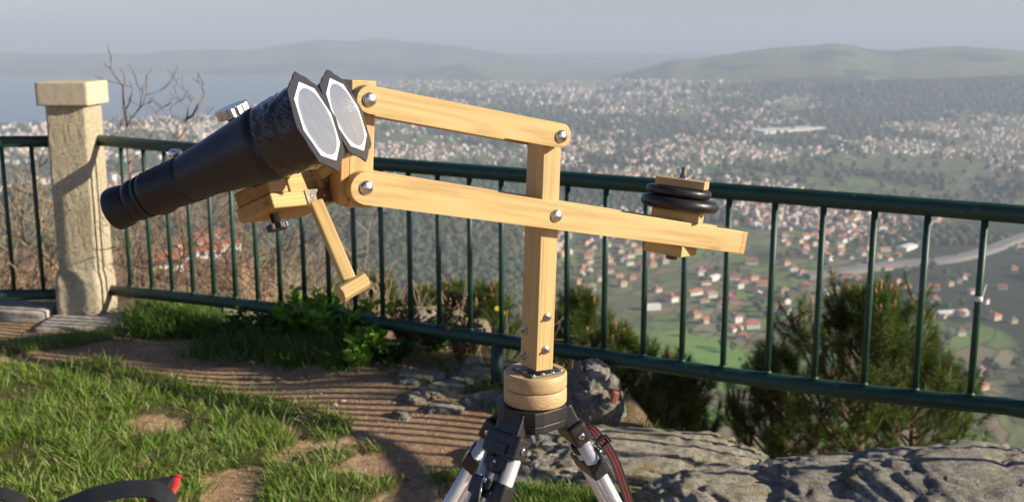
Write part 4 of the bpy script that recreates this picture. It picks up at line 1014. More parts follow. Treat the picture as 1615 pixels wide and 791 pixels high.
def make_shrubs():
    bark = simple('bare_twig', (.20, .145, .10), .85, var=.35, scale=12); bark2 = simple('bare_twig_pale', (.34, .25, .16), .85, var=.3, scale=12)
    rng = random.Random(5)
    # the three taller leafless saplings beyond the railing
    FORKS = [
        ('leafless sapling forking high just right of the pillar', 7.6, [[(214, 470), (206, 380), (203, 300), (202, 240), (200, 190), (194, 137), (180, 118), (163, 100)], [(201, 200), (216, 176), (230, 150), (233, 132)], [(199, 172), (207, 150), (204, 128)], [(202, 236), (180, 214), (166, 206)], [(203, 262), (224, 240), (250, 228), (262, 222)], [(194, 137), (196, 120), (190, 108)], [(203, 300), (190, 275), (172, 262)], [(224, 240), (236, 220), (240, 208)], [(216, 176), (222, 160), (221, 146)]]),
        ('leafless sapling with a curved thin top behind the eyepieces', 8.0, [[(300, 470), (290, 380), (284, 300), (281, 222), (292, 191), (312, 166), (323, 146), (320, 132), (313, 119)], [(281, 222), (262, 196), (246, 176)], [(292, 191), (296, 172), (306, 155)], [(262, 196), (272, 182), (270, 168)], [(284, 300), (262, 270), (250, 262)], [(284, 280), (300, 262), (318, 256)]]),
        ('small bare sapling behind the left railing beside the pillar', 8.0, [[(70, 470), (64, 380), (60, 330), (58, 290), (62, 262), (68, 240)], [(58, 290), (48, 272), (44, 250)], [(62, 262), (76, 250), (84, 232)], [(60, 330), (40, 312), (30, 290)]])]
    for i, (lab, Y, forks) in enumerate(FORKS):
        out = []
        for j, f in enumerate(forks):
            r0 = .016 if j == 0 else .0065
            P_ = [at(px, py, Y + .12 * math.sin(2.1 * q + j)) for q, (px, py) in enumerate(f)]; mid_ = [P_[0]]
            for q in range(1, len(P_)): mid_ += [(P_[q - 1] + P_[q]) / 2 + Vector((rng.gauss(0, .012), rng.gauss(0, .02), rng.gauss(0, .008))), P_[q]]
            n_ = len(mid_); out.append((mid_, [max(.0028, r0 * (1 - .85 * q / (n_ - 1))) for q in range(n_)]))
            for q in range(n_ // 3, n_):
                if rng.random() < .4: branch_tree(rng, mid_[q], Vector((rng.gauss(0, 1), rng.gauss(0, .6), abs(rng.gauss(.6, .5)))), rng.uniform(.07, .2), .003, 1, out, .4, 4, .3, 1, .6)
        for pts, rad in out: rad[:] = [max(q, .0023) for q in rad]
        o = empty('bare_sapling', out[0][0][0], lab, 'sapling', 'bare saplings beyond the railing')
        fast_tubes('branches', out[1:], bark, o); fast_tubes('trunk', out[:1], bark, o, 8)
    # brown tangle of leafless bushes
    spots = [(-4.6, 7.4), (-3.9, 8.1), (-3.4, 7.0), (-2.7, 7.6), (-2.0, 7.2), (-1.5, 8.0), (-2.5, 9.2), (-3.9, 9.6), (-1.0, 8.9), (-5.3, 9.0), (-1.7, 6.7), (-.9, 7.3), (-3.1, 8.7), (-2.2, 8.4), (-4.4, 8.7), (-3.0, 6.6), (-2.3, 6.5), (-1.2, 6.6), (-3.7, 6.6), (-1.9, 9.4), (-.5, 8.2)]
    for i, (x, y) in enumerate(spots):
        out = []; base = Vector((x, y, float(max(gz(x, y), terrain_z(np.array([x / y]), np.array([y]))[0])) - .1)); hgt = rng.uniform(1.25, 1.6) * (1 + (y - 6.5) * .10) * (.72 if x < -3.2 else 1)
        for _ in range(9):
            branch_tree(rng, base, Vector((rng.gauss(0, .42), rng.gauss(0, .42), 1)), hgt * .6, .011, 3, out, .48, 5, .2, 2, .68)
        out = [b_ for b_ in out if all(to_px(*q)[1] > 262 + 40 * ((i * 7) % 5) / 5 for q in b_[0])]
        for pts, rad in out: rad[:] = [max(q, .0026) for q in rad]
        o = fast_tubes('bare_bush', out, bark2 if i % 2 else bark, None, 3)
        tag(o, 'tangled brown leafless bush in the thicket beyond the left railing', 'bush', 'leafless bushes beyond the left railing')
    lf = leafmat('dry_leaf', [(.22, .12, .06), (.28, .17, .08), (.12, .12, .04)], .8, .2)
def leafy_plant(rng, base, R_, H, n, mat, name, label, leaf=.045, aspect=.55, cat='plant', group=None, stemmat=None, nst=14):
    o = empty(name, base, label, cat, group); C, D, br = [], [], []
    for k in range(nst):
        a = rng.uniform(0, 6.28); d = Vector((math.cos(a) * R_ * rng.uniform(.2, 1), math.sin(a) * R_ * rng.uniform(.2, 1), H * rng.uniform(.55, 1)))
        pts = [base + d * t + Vector((rng.gauss(0, .006), rng.gauss(0, .006), H * .25 * math.sin(t * 3.1) * .3)) for t in (0, .3, .6, 1)]
        br.append((pts, [.004, .003, .0022, .0012]))
        for j in range(n // nst):
            t = rng.uniform(.15, 1); p = base + d * t + Vector((rng.gauss(0, .012), rng.gauss(0, .012), rng.gauss(0, .008)))
            b2 = rng.uniform(0, 6.28); C.append(p[:]); D.append((math.cos(b2), math.sin(b2), rng.uniform(-.1, .9)))
    V, F = leaf_cloud(np.array(C), np.array(D), np.random.default_rng(n).uniform(.6, 1.2, len(C)) * leaf, n, aspect)
    put('leaves', npmesh('leaves', V, [F], False), mat, o); fast_tubes('stems', br, stemmat or STEM, o); return o
def make_plants():
    global STEM
    STEM = simple('green_stem', (.10, .14, .04), .7)
    rng = random.Random(11)
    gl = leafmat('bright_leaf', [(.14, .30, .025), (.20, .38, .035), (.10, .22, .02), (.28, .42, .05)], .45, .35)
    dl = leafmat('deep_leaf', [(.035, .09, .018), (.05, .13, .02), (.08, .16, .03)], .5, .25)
    rl = leafmat('red_leaf', [(.20, .04, .05), (.14, .08, .04), (.09, .12, .03), (.30, .06, .08)], .55, .3)
    rs = simple('red_stem', (.24, .12, .08), .7)
    def P(px, py): p = on_z(px, py, 0.0); return Vector((p.x, p.y, gz(p.x, p.y)))
    for i, (px, py, r, h, m, l, lab) in enumerate([
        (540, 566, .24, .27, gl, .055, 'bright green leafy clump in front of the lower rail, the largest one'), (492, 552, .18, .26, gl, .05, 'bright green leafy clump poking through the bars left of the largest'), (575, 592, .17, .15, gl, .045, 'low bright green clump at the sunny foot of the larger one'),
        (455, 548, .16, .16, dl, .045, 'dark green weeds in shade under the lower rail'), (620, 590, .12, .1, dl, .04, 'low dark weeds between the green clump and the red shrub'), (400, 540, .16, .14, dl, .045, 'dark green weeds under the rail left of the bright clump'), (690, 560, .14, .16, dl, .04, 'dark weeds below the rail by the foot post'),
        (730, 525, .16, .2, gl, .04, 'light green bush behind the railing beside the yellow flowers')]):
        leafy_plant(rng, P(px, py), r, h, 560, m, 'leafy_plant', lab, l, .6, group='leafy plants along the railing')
    for i, (px, py, r, h, lab) in enumerate([(640, 578, .12, .26, 'red-stemmed sparse shrub in front of the lower rail, left of two'), (728, 590, .13, .34, 'red-leaved shrub beside the green foot post, right of two')]):
        leafy_plant(rng, P(px, py), r, h, 330, rl, 'red_shrub', lab, .034, .5, 'shrub', 'red shrubs by the railing', rs, 18)
    # yellow flowers
    ym = simple('yellow_petal', (.85, .62, .02), .6)
    fb = P(790, 545) + Vector((0, .25, -.05)); f = empty('yellow_flower', fb, 'two small yellow flowers on a thin stem behind the rail left of the post', 'flower')
    for px, py in ((784, 486), (793, 493)):
        q = at(px, py, fb.y); mb = MB()
        for k in range(7):
            a = k * 6.283 / 7; mb.box((0, .007, 0), (.006, .011, .002), Matrix.Translation(q) @ Matrix.Rotation(R(60), 4, 'X') @ Matrix.Rotation(a, 4, 'Z'))
        mb.build('petals', ym, f); fast_tubes('stem', [([fb, (fb + q) / 2 + Vector((.01, 0, 0)), q], [.002, .002, .0015])], STEM, f)
    # dry fallen leaf
    p = on_z(470, 650, .0); mb = MB()
    for k in range(5):
        a = R(-70 + 35 * k + 90); mb.prism([(0, -.006), (.03, -.009), (.045, 0), (.03, .009), (0, .006)], 0, .0012, Matrix.Translation((p.x, p.y, gz(p.x, p.y) + .01)) @ Matrix.Rotation(a, 4, 'Z') @ Matrix.Rotation(R(-22 + 8 * k), 4, 'Y'))
    o = mb.build('dry_leaf', simple('dry_leaf_brown', (.42, .16, .06), .8)); tag(o, 'orange-brown dry leaf lying on the shaded earth', 'leaf')

def pine(rng, base, H, W, label, mats, group, dens=1.0, seed=1, candles=26):
    nm, bk, cm = mats; o = empty('pine_tree', base, label, 'pine tree', group)
    br = []; tips = []; C, D, S = [], [], []
    g = np.random.default_rng(seed)
    lean = Vector((rng.gauss(0, .05), rng.gauss(0, .05), 1)).normalized()
    fast_tubes('trunk', [([base + lean * H * t + Vector((.02 * math.sin(7 * t), .02 * math.cos(5 * t), 0)) for t in (0, .25, .5, .75, 1)], [.035 * H, .027 * H, .018 * H, .01 * H, .004 * H])], bk, o, 10)
    nb = int(34 * dens)
    for k in range(nb + 3):
        t = .1 + .9 * (k / nb) ** .9 if k < nb else 1.0
        t = min(1.0, t); a = k * 2.4 + rng.gauss(0, .3); prof = (1 - (max(0, t - .25) / .75) ** 1.7) * (.75 + .25 * min(1, t / .25))
        L = W * .5 * prof * rng.uniform(.72, 1.2) + .10
        st = base + lean * H * t * .94; d = Vector((math.cos(a), math.sin(a), .25 + .9 * t)).normalized()
        pts = [st]; p = st.copy()
        for i in range(5):
            d = (d + Vector((rng.gauss(0, .06), rng.gauss(0, .06), .13))).normalized(); p = p + d * L / 5; pts.append(p.copy())
        br.append((pts, [.009 * H * (1 - .75 * i / 5) for i in range(6)]))
        tw = [(pts[i], (pts[min(i + 1, 5)] - pts[i - 1]).normalized()) for i in (2, 3, 4, 5)]
        subs = [(pts[5], d, .12)]
        for q, dd in tw:
            for _ in range(2):
                s = (dd + Vector((rng.gauss(0, .6), rng.gauss(0, .6), rng.gauss(.35, .35)))).normalized(); ll = rng.uniform(.09, .22) * (.6 + .5 * L / W * 2)
                e = q + s * ll; br.append(([q, q + s * ll * .5, e], [.004 * H, .003 * H, .002 * H])); subs.append((e, (s + Vector((0, 0, .5))).normalized(), .11))
        for q, dd, ln in subs:
            nn = 84; back = g.uniform(-.13, .03, nn)
            base_ = np.array(q[:])[None] + np.array(dd[:])[None] * back[:, None]
            rr = g.normal(size=(nn, 3)); rr /= np.linalg.norm(rr, axis=1, keepdims=True)
            C.append(base_); D.append(np.array(dd[:])[None] * .75 + rr * .75); S.append(g.uniform(.07, .12, nn)); tips.append((q, dd))
    C = np.concatenate(C); D = np.concatenate(D); S = np.concatenate(S); D /= np.linalg.norm(D, axis=1, keepdims=True)
    r = g.normal(size=C.shape); Sd = np.cross(D, r); Sd /= np.linalg.norm(Sd, axis=1, keepdims=True); w_ = .005
    V = np.stack([C - Sd * w_ / 2, C + Sd * w_ / 2, C + D * S[:, None] + Sd * w_ * .2], 1).reshape(-1, 3)
    F = (np.arange(len(C)) * 3)[:, None] + np.arange(3)[None]
    put('crown', npmesh('crown', V, [F], False), nm, o); fast_tubes('branches', br, bk, o, 4)
    mb = MB(); mb.lathe([(.004, 0), (.007, .015), (.0065, .05), (.002, .075)], 6); cme = bpy.data.meshes.new('candle'); mb.bm.to_mesh(cme); mb.bm.free(); cme.materials.append(cm)
    tips.sort(key=lambda q: -q[0].z + rng.uniform(0, .5 * H)); 
    for q, dd in tips[:candles]:
        put('candle', cme, cm, o, zframe(q, (dd + Vector((0, 0, 1.2))).normalized()) @ Matrix.Scale(rng.uniform(.7, 1.5), 4))
    return o
def make_pines():
    nm = leafmat('pine_needle', [(.07, .12, .022), (.10, .16, .03), (.15, .20, .04), (.05, .085, .02)], .5, .3)
    bk = simple('pine_bark', (.16, .10, .07), .9); cm = simple('pine_candle', (.50, .24, .10), .7)
    M = (nm, bk, cm); rng = random.Random(3)
    def base(px, ytop, Y, H): t = at(px, ytop, Y); return Vector((t.x, t.y, t.z - H))
    g = 'young pines on the slope beyond the railing'
    pine(rng, Vector((3.35, 3.62, -1.7)), 4.12, 1.5, 'taller pine beyond the right end of the railing, shading the path', M, g, 1.7, 21, 20)
    pine(rng, base(1365, 468, 8.4, 1.95), 1.95, 2.0, 'largest young pine with orange buds, right behind the railing', M, g, 1.85, 2, 70)
    pine(rng, base(1225, 580, 8.8, 1.5), 1.5, 1.1, 'low dark pine just left of the largest pine', M, g, 1.1, 3, 10)
    pine(rng, base(1450, 560, 9.0, 1.5), 1.5, 1.3, 'low pine merging with the right side of the largest pine', M, g, 1.2, 4, 16)
    pine(rng, base(990, 540, 9.2, 1.7), 1.7, 1.3, 'mid-height pine below the rail, right of the wooden post', M, g, 1.3, 5, 16)
    pine(rng, base(905, 478, 10.2, 2.0), 2.0, 1.2, 'slender pine rising just right of the wooden post', M, g, 1.2, 6, 18)
    pine(rng, base(1060, 590, 9.0, 1.4), 1.4, 1.0, 'low pine between the mossy rock and the largest pine', M, g, 1.1, 7, 12)
    pine(rng, base(722, 458, 12.5, 2.0), 2.0, 1.2, 'young pine above the pair of round rocks', M, g, .9, 8, 12)
    pine(rng, base(600, 452, 13.0, 1.9), 1.9, 1.2, 'young pine behind the railing near the wooden handle', M, g, .9, 9, 12)
    pine(rng, base(785, 470, 12.0, 1.6), 1.6, 1.0, 'small pine just left of the wooden post, beyond the flowers', M, g, .8, 10, 10)
    pine(rng, base(660, 470, 13.5, 1.6), 1.6, 1.0, 'small pine between the handle pine and the round rocks', M, g, .8, 11, 8)
    pine(rng, base(532, 470, 13.0, 1.6), 1.6, 1.1, 'small pine left of the wooden handle tip', M, g, .8, 12, 8)
# ================================================================== the wooden parallelogram mount
PZ = Vector((0, 0, 1))
YAW = R(31)
AU = Vector((math.cos(YAW), math.sin(YAW), 0))       # along the arms, away to the right
AN = Vector((math.sin(YAW), -math.cos(YAW), 0))      # out of the arms' front faces
Q0 = at(845.6, 585.6, 1.60)                          # foot of the upright's front corner
BT = .047                                            # thickness between the front and back arms
AT = .0185                                           # thickness of an arm
QF = Q0 + AN * AT                                    # front surface of the arms
def pf(px, py, off=0.0): return on_plane(px, py, Q0 + AN * off, AN)
def plate(name, poly, thick, mat, parent, o, ux, bevel=.0012):
    """poly in the local (ux, up) plane, extruded back along -AN from the plane through o"""
    uz = AN.cross(ux).normalized() * -1
    if uz.z < 0: uz = -uz
    M = frame(o, ux, AN * -1, uz)
    mb = MB(); mb.prism(poly, 0, thick, Matrix(((1, 0, 0, 0), (0, 0, 1, 0), (0, 1, 0, 0), (0, 0, 0, 1))), bevel)
    return mb.build(name, mat, parent, M)
def make_mount():
    W1 = wood('pine_wood', (.56, .415, .185), (.30, .175, .06)); W2 = wood('pine_wood_dark', (.56, .36, .15), (.32, .17, .06), 5)
    steel = simple('bright_steel', (.72, .72, .70), .26, 1, var=.05); zinc = simple('zinc_bolt', (.55, .55, .53), .32, 1, var=.2, scale=200)
    base_p = (on_plane(845.6, 585.6, Q0, AN))
    root = empty('wooden_mount', base_p - Vector((0, 0, .06)), 'hand-made pine parallelogram arm mount bolted onto a round wooden turntable on the tripod', 'telescope mount')
    # upright
    b0, t0 = pf(845.6, 585.6), pf(859.4, 196); b1 = pf(871.8, 581)
    up = (t0 - b0).normalized(); ux = AN.cross(up).normalized(); ux = ux if ux.x > 0 else -ux
    wpost = (b1 - b0).dot(ux); L = (t0 - b0).length
    mb = MB(); mb.box((0, 0, 0), (L, BT, wpost), None, .0015)
    Mp = frame(b0 + up * L / 2 + ux * wpost / 2 - AN * BT / 2, up, -AN, AN.cross(up) if (up.cross(-AN)).dot(ux) < 0 else up.cross(-AN))
    mb.build('upright', W1, root, Mp)
    # washers and nuts on the foot of the upright: two on each visible face
    def bolt(c, nrm, r=.0052, name='bolt'):
        M = zframe(c, nrm); mb = MB(); mb.lathe([(r * 1.25, -.0004), (r * 1.25, .0012), (r * .9, .0013)], 20, M)
        mb.lathe([(r * .72, .0012), (r * .78, .0022), (r * .74, .0048), (r * .5, .005)], 6, M, False); mb.lathe([(r * .36, .005), (r * .36, .0092), (r * .28, .0098)], 12, M)
        return mb.build(name, zinc, root)
    for px, py in ((863.5, 499.5), (861, 551)): bolt(pf(px, py, .0006), AN)
    NL = -ux; ql = b0
    for px, py in ((827.5, 521), (825.5, 560)): bolt(on_plane(px, py, b0 + NL * .0006, NL), NL)
    # arms
    def arm(name, pL, pR, offL, offR, hL, hR, front, round_right, W=W1, ext=0):
        off = AT if front else -BT
        a, c = pL, pR
        d = (c - a); Ln = d.length; ux_ = d.normalized()
        poly = []
        for k in range(13):
            t = R(90 + 15 * k); poly.append((offL + hL * math.cos(t) * 1.0, hL * math.sin(t)))
        if round_right:
            for k in range(13): t = R(-90 + 15 * k); poly.append((Ln + offR + hR * math.cos(t), hR * math.sin(t)))
        else: poly += [(Ln + offR, -hR), (Ln + offR, hR)]
        return plate(name, poly, AT, W, root, a, ux_)
    uL, uR = pf(583, 157, AT), pf(885, 214, AT); lL, lR0 = pf(577, 297, AT), pf(1170, 382.5, AT)
    back = -AN * (BT + AT)
    arm('upper_arm', uL, uR, 0, 0, .0183, .0178, True, True); 
    arm('upper_arm', uL + back - PZ * .004, uR + back - PZ * .0035, 0, 0, .0183, .0178, False, True, W1)
    arm('lower_arm', lL, lR0, 0, 0, .0218, .0185, True, False)
    arm('lower_arm', lL + back, lR0 + back, 0, 0, .0218, .0185, False, False, W1)
    dlow = (lR0 - lL).normalized(); wl = dlow.cross(AN); wl = wl if wl.z > 0 else -wl
    # end board closing the lower arms
    mb = MB(); mb.box((.0048, 0, 0), (.0096, BT + 2 * AT - .001, .0372), None, .0012)
    mb.build('end_board', W2, root, frame(lR0 - AN * (AT + BT / 2) + dlow * .0005, dlow, -AN, wl if dlow.cross(-AN).dot(wl) > 0 else -wl))
    # domed bolt heads
    for px, py in ((583, 157), (885, 215), (578, 295.5), (877.5, 340)):
        c = pf(px, py, AT + .0002); M = zframe(c, AN); mb = MB(); r = .0098
        mb.lathe([(r, 0), (r * .99, .0006)] + [(r * math.cos(R(a)), .0006 + r * .52 * math.sin(R(a))) for a in (8, 20, 34, 48, 62, 76, 86)], 28, M); mb.build('carriage_bolt', steel, root)
        mb = MB(); M2 = zframe(c - AN * (BT + 2 * AT + .0004), -AN); mb.lathe([(.008, 0), (.008, .0015), (.006, .0016)], 18, M2); mb.lathe([(.006, .0016), (.006, .006), (.004, .0065)], 6, M2, False); mb.build('lock_nut', zinc, root)
    # yoke at the far left end
    yb, yt = pf(549.4, 328), pf(555.5, 126); yr = pf(587, 328.6)
    uy = (yt - yb).normalized(); wx = AN.cross(uy); wx = wx if wx.x > 0 else -wx; wy = (yr - yb).dot(wx); Ly = (yt - yb).length
    def uprightbox(name, base, length, width, depth, mat, woff=0, zoff=0, dback=0):
        c = base + uy * (zoff + length / 2) + wx * (woff + width / 2) - AN * (dback + depth / 2)
        z = uy.cross(-AN); mb = MB(); mb.box((0, 0, 0), (length, depth, width), None, .0014)
        return mb.build(name, mat, root, frame(c, uy, -AN, z))
    uprightbox('yoke', yb, Ly, wy, BT - .001, W1, 0, 0, .0005)
    uprightbox('yoke_block', yb, Ly * .40, .012, BT + .002, W2, -.0125, .006, -.0005)
    # tilt head reaching from the yoke behind the binoculars to the cradle
    # weight stem: blocks and bolt on the lower arms
    def along_arm(px): return pf(px, 350, -BT / 2)
    cw = on_plane(1070, 339, Q0 - AN * BT / 2, AN)
    cen = lL - AN * (AT + BT / 2) + dlow * ((cw - (lL - AN * (AT + BT / 2))).dot(dlow))
    by = R(-17); wl = (wl.normalized() - dlow * .055).normalized(); ex = Vector((math.cos(by), math.sin(by), 0)); ez = wl.normalized(); ex = (ex - ez * ex.dot(ez)).normalized(); ey = ez.cross(ex)
    F = lambda z: frame(cen + ez * z, ex, ey, ez)
    s = 1.0
    def block(name, z0, z1, wx_, wy_, mat=W1, rot=0, shift=0):
        mb = MB(); mb.box((shift, 0, (z0 + z1) / 2), (wx_, wy_, z1 - z0), None, .0015); return mb.build(name, mat, root, F(0) @ Matrix.Rotation(rot, 4, 'Z'))
    block('clamp_block', .0192, .0365, .078, .062, W1); block('clamp_block', .0737, .0872, .080, .060, W1)
    block('clamp_block', -.0365, -.0192, .066, .072, W1, R(-12), -.004)
    mb = MB(); mb.tube([(0, 0, -.046), (0, 0, .0), (0, 0, .106)], .0042, 14); mb.build('threaded_rod', simple('rod_rust', (.35, .27, .2), .45, .8, var=.3, scale=300), root, F(0))
    mb = MB(); mb.lathe([(.0085, -.0462), (.0095, -.045), (.0095, -.039), (.0085, -.0368)], 6, None, False); mb.build('hex_nut', simple('rusty_nut', (.16, .11, .08), .6, .6), root, F(0))
    mb = MB(); mb.lathe([(.0090, .0874), (.0090, .0882), (.0060, .0886), (.0052, .094)], 20)
    for sgn in (1, -1):
        Mw = Matrix.Translation((sgn * .0088, 0, .0965)) @ Matrix.Rotation(sgn * R(34), 4, 'Y') @ Matrix.Scale(.72, 4)
        mb.prism([(-.0035, -.009), (.0035, -.009), (.0052, .004), (.0045, .0095), (0, .0115), (-.003, .009), (-.0042, .003)], -.0013, .0013, Mw @ Matrix.Rotation(R(90), 4, 'X'), .0005)
    mb.build('wing_nut', zinc, root, F(0) @ Matrix.Rotation(R(12), 4, 'Z'))
    # cast iron discs threaded on the rod: lifted off by hand, so things of their own
    iron = simple('cast_iron_black', (.022, .022, .024), .38, .3, bump=(90, .5, .0015), var=.4, scale=40)
    for (z0, r, h, lab) in ((.0368, .0635, .0208, 'larger black cast-iron disc weight, lower one on the wooden arm'), (.0577, .0535, .0158, 'smaller black cast-iron disc weight on top of the larger one')):
        mb = MB(); pr = [(.012, 0), (r * .80, .0012)]; pr += [(r - h * .42 + h * .42 * math.cos(R(a)), h / 2 + h * .47 * math.sin(R(a))) for a in range(-80, 81, 16)]; pr += [(r * .78, h - .001), (.012, h - .0006)]
        mb.lathe(pr, 64); off = Vector((.0 if h > .02 else -.004, .0, 0))
        o = mb.build('weight_plate', iron, None, F(z0) @ Matrix.Translation(off)); tag(o, lab, 'weight', 'disc weights on the arm')
    # turntable: metal plate, two stacked wooden discs
    cx_, cy_ = at(844.5, 600, 1.62).x, 1.632
    z1 = on_z(0, 0, 0).z
    top_z = CAM_H - tan_y(583.5) * 1.632; dz = .0245
    def disc(name, zt, r, mat, sd):
        mb = MB(); mb.lathe([(r * .96, zt - dz + .0006), (r - .0012, zt - dz + .0008), (r, zt - dz + .003), (r, zt - .003), (r - .0015, zt - .0008), (r * .955, zt)], 64); o = mb.build(name, mat, root, Matrix.Identity(4)); return o
    W3 = wood('turntable_wood', (.54, .40, .21), (.27, .16, .07), 9)
    for i, zt in enumerate((0, -dz - .0006)):
        Mx = Matrix.Translation((cx_, cy_, top_z)) @ Matrix.Rotation(R(25 + 50 * i), 4, 'Z')
        mb = MB(); r = .0492; mb.lathe([(r * .95, zt - dz + .0003), (r - .0012, zt - dz + .0006), (r, zt - dz + .003), (r, zt - .003), (r - .0015, zt - .0008), (r * .955, zt)], 64)
        mb.build('turntable', W3, root, Mx)
    steelp = simple('dark_steel_plate', (.16, .15, .14), .4, .9, var=.3, scale=60)
    mb = MB(); mb.box((0, 0, .0015), (.060, .060, .0026), None, .0008); mb.build('base_plate', steelp, root, Matrix.Translation((cx_ + .004, cy_ - .002, top_z)) @ Matrix.Rotation(YAW, 4, 'Z'))
    for a, b_ in ((-.025, -.026), (-.009, -.0275), (.009, -.0275), (.025, -.026), (-.027, -.006), (-.0275, .012), (.027, .010)):
        p = Vector((cx_ + .004, cy_ - .002, top_z + .0029)) + AU * a + Vector((-AU.y, AU.x, 0)) * b_
        mb = MB(); mb.lathe([(.0036, 0), (.0034, .0014), (.0018, .0024), (.0004, .0026)], 14, Matrix.Translation(p)); mb.build('screw', zinc, root)
    # cradle under the binoculars
    C0 = at(360 + 218 / 3.296, 240 + 210 / 3.296, 1.375)
    e1 = (at(360 + 34 / 3.296, 240 + 298 / 3.296, 1.42) - C0); 
    rp = -ray(426, 303).normalized(); rr = VR - rp * VR.dot(rp); rr.normalize(); vv = rp.cross(rr)
    def loc3(a, b_, c_): return rr * a + vv * b_ + rp * c_
    E1 = loc3(-.0459, -.0222, -.045); E2 = loc3(.0425, .0030, -.045)
    l1 = E1.length; E1n = E1.normalized(); E2n = (E2 - E1n * E2.dot(E1n)).normalized(); EW = E2n.cross(E1n); EW = EW if EW.z > 0 else -EW
    cr = root
    def cblock(name, a0, a1, b0_, b1_, h0, h1, mat, bev=.003):
        c = C0 + E1n * (a0 + a1) / 2 + E2n * (b0_ + b1_) / 2 + EW * (h0 + h1) / 2
        z = E2n.cross(E1n); mb = MB(); mb.box((0, 0, 0), (b1_ - b0_, a1 - a0, h1 - h0), None, bev, 3); return mb.build(name, mat, root, frame(c, E2n, E1n, z))
    Wb = wood('pine_wood_warm', (.55, .37, .15), (.30, .16, .05), 12)
    cblock('cradle_board', 0, .066, 0, .118, -.020, 0, Wb); cblock('cradle_board', .004, .066, .004, .040, .0006, .021, Wb)
    cblock('cradle_post', .010, .050, .050, .114, .0006, .040, Wb)
    # perforated steel angle on the cradle's right corner
    br = simple('bracket_steel', (.40, .36, .29), .38, 1, var=.25, scale=90)
    def cflat(name, b0_, b1_, h0, h1, a=-.0015, th=.0014, mat=br):
        c = C0 + E1n * a + E2n * (b0_ + b1_) / 2 + EW * (h0 + h1) / 2; mb = MB(); mb.box((0, 0, 0), (b1_ - b0_, th, h1 - h0), None, .0004, 1); return mb.build(name, mat, root, frame(c, E2n, E1n, E2n.cross(E1n)))
    cflat('bracket_plate', .062, .119, -.0195, .0005); cflat('bracket_plate', .103, .119, .001, .042, -.0012)
    cblock('cradle_post', .0, .010, .100, .118, .0006, .041, Wb, .001)
    for b_, h_ in ((.072, -.009), (.098, -.009), (.111, .012), (.111, .032)):
        c = C0 + E1n * -.0024 + E2n * b_ + EW * h_; mb = MB(); mb.lathe([(.0028, 0), (.0026, .0008), (.001, .0014)], 14, zframe(c, -E1n)); mb.build('screw', zinc, root)
    # black star knob under the cradle
    kb = simple('black_plastic', (.02, .02, .021), .4, var=.2)
    kc = C0 + E1n * .03 + E2n * .028 + EW * -.0205
    Mk = zframe(kc, -EW); mb = MB(); mb.lathe([(.0062, 0), (.0062, .013), (.008, .015)], 20, Mk)
    poly = []
    for k in range(60): a = k * 6.28318 / 60; rr_ = .0125 + .0022 * math.cos(6 * a); poly.append((rr_ * math.cos(a), rr_ * math.sin(a)))
    mb.prism(poly, .013, .0215, Mk, .0012); mb.build('clamp_knob', kb, root)
    # steering handle with its cross grip
    hp0 = at(360 + 455 / 3.296, 240 + 262 / 3.296, 1.42); hp1 = at(360 + 628 / 3.296, 240 + 668 / 3.296, 1.36)
    hx = (hp1 - hp0).normalized(); hn = AN - hx * AN.dot(hx); hn = (Vector((.15, -1, .1)) - hx * Vector((.15, -1, .1)).dot(hx)).normalized(); rot = Matrix.Rotation(R(-20), 3, hx); hn = rot @ hn; hz = hx.cross(hn)
    mb = MB(); mb.box((0, 0, 0), ((hp1 - hp0).length, .017, .017), None, .0024, 2); mb.build('handle', W1, root, frame((hp0 + hp1) / 2, hx, hn, hz))
    g0, g1 = at(360 + 592 / 3.296, 240 + 732 / 3.296, 1.345), at(360 + 703 / 3.296, 240 + 668 / 3.296, 1.365); gd = (g1 - g0).normalized(); Lg = (g1 - g0).length
    gn = (hx - gd * hx.dot(gd)).normalized(); gz_ = gd.cross(gn); poly = [(.0098 * math.cos(R(22.5 + 45 * k)) * 1.1, .0118 * math.sin(R(22.5 + 45 * k)) * 1.05) for k in range(8)]
    mb = MB(); mb.prism(poly, -Lg / 2 - .003, Lg / 2 + .003, Matrix(((0, 0, 1, 0), (1, 0, 0, 0), (0, 1, 0, 0), (0, 0, 0, 1))), .0014); mb.build('handle_grip', W1, root, frame((g0 + g1) / 2, gd, gn, gz_))
    # hidden link from yoke to cradle, seen as the pale ledge beside the yoke
    ly = pf(546, 246, -BT * .6); lc = C0 + E2n * .10 + E1n * .062 + EW * .01
    dd = (lc - ly); n_ = dd.normalized(); zz = (PZ - n_ * PZ.dot(n_)).normalized(); mb = MB(); mb.box((0, 0, 0), (dd.length, .03, .018), None, .0015); mb.build('tilt_link', W1, root, frame((ly + lc) / 2, n_, zz.cross(n_), zz))
    return (cx_, cy_, top_z - 2 * dz - .001)

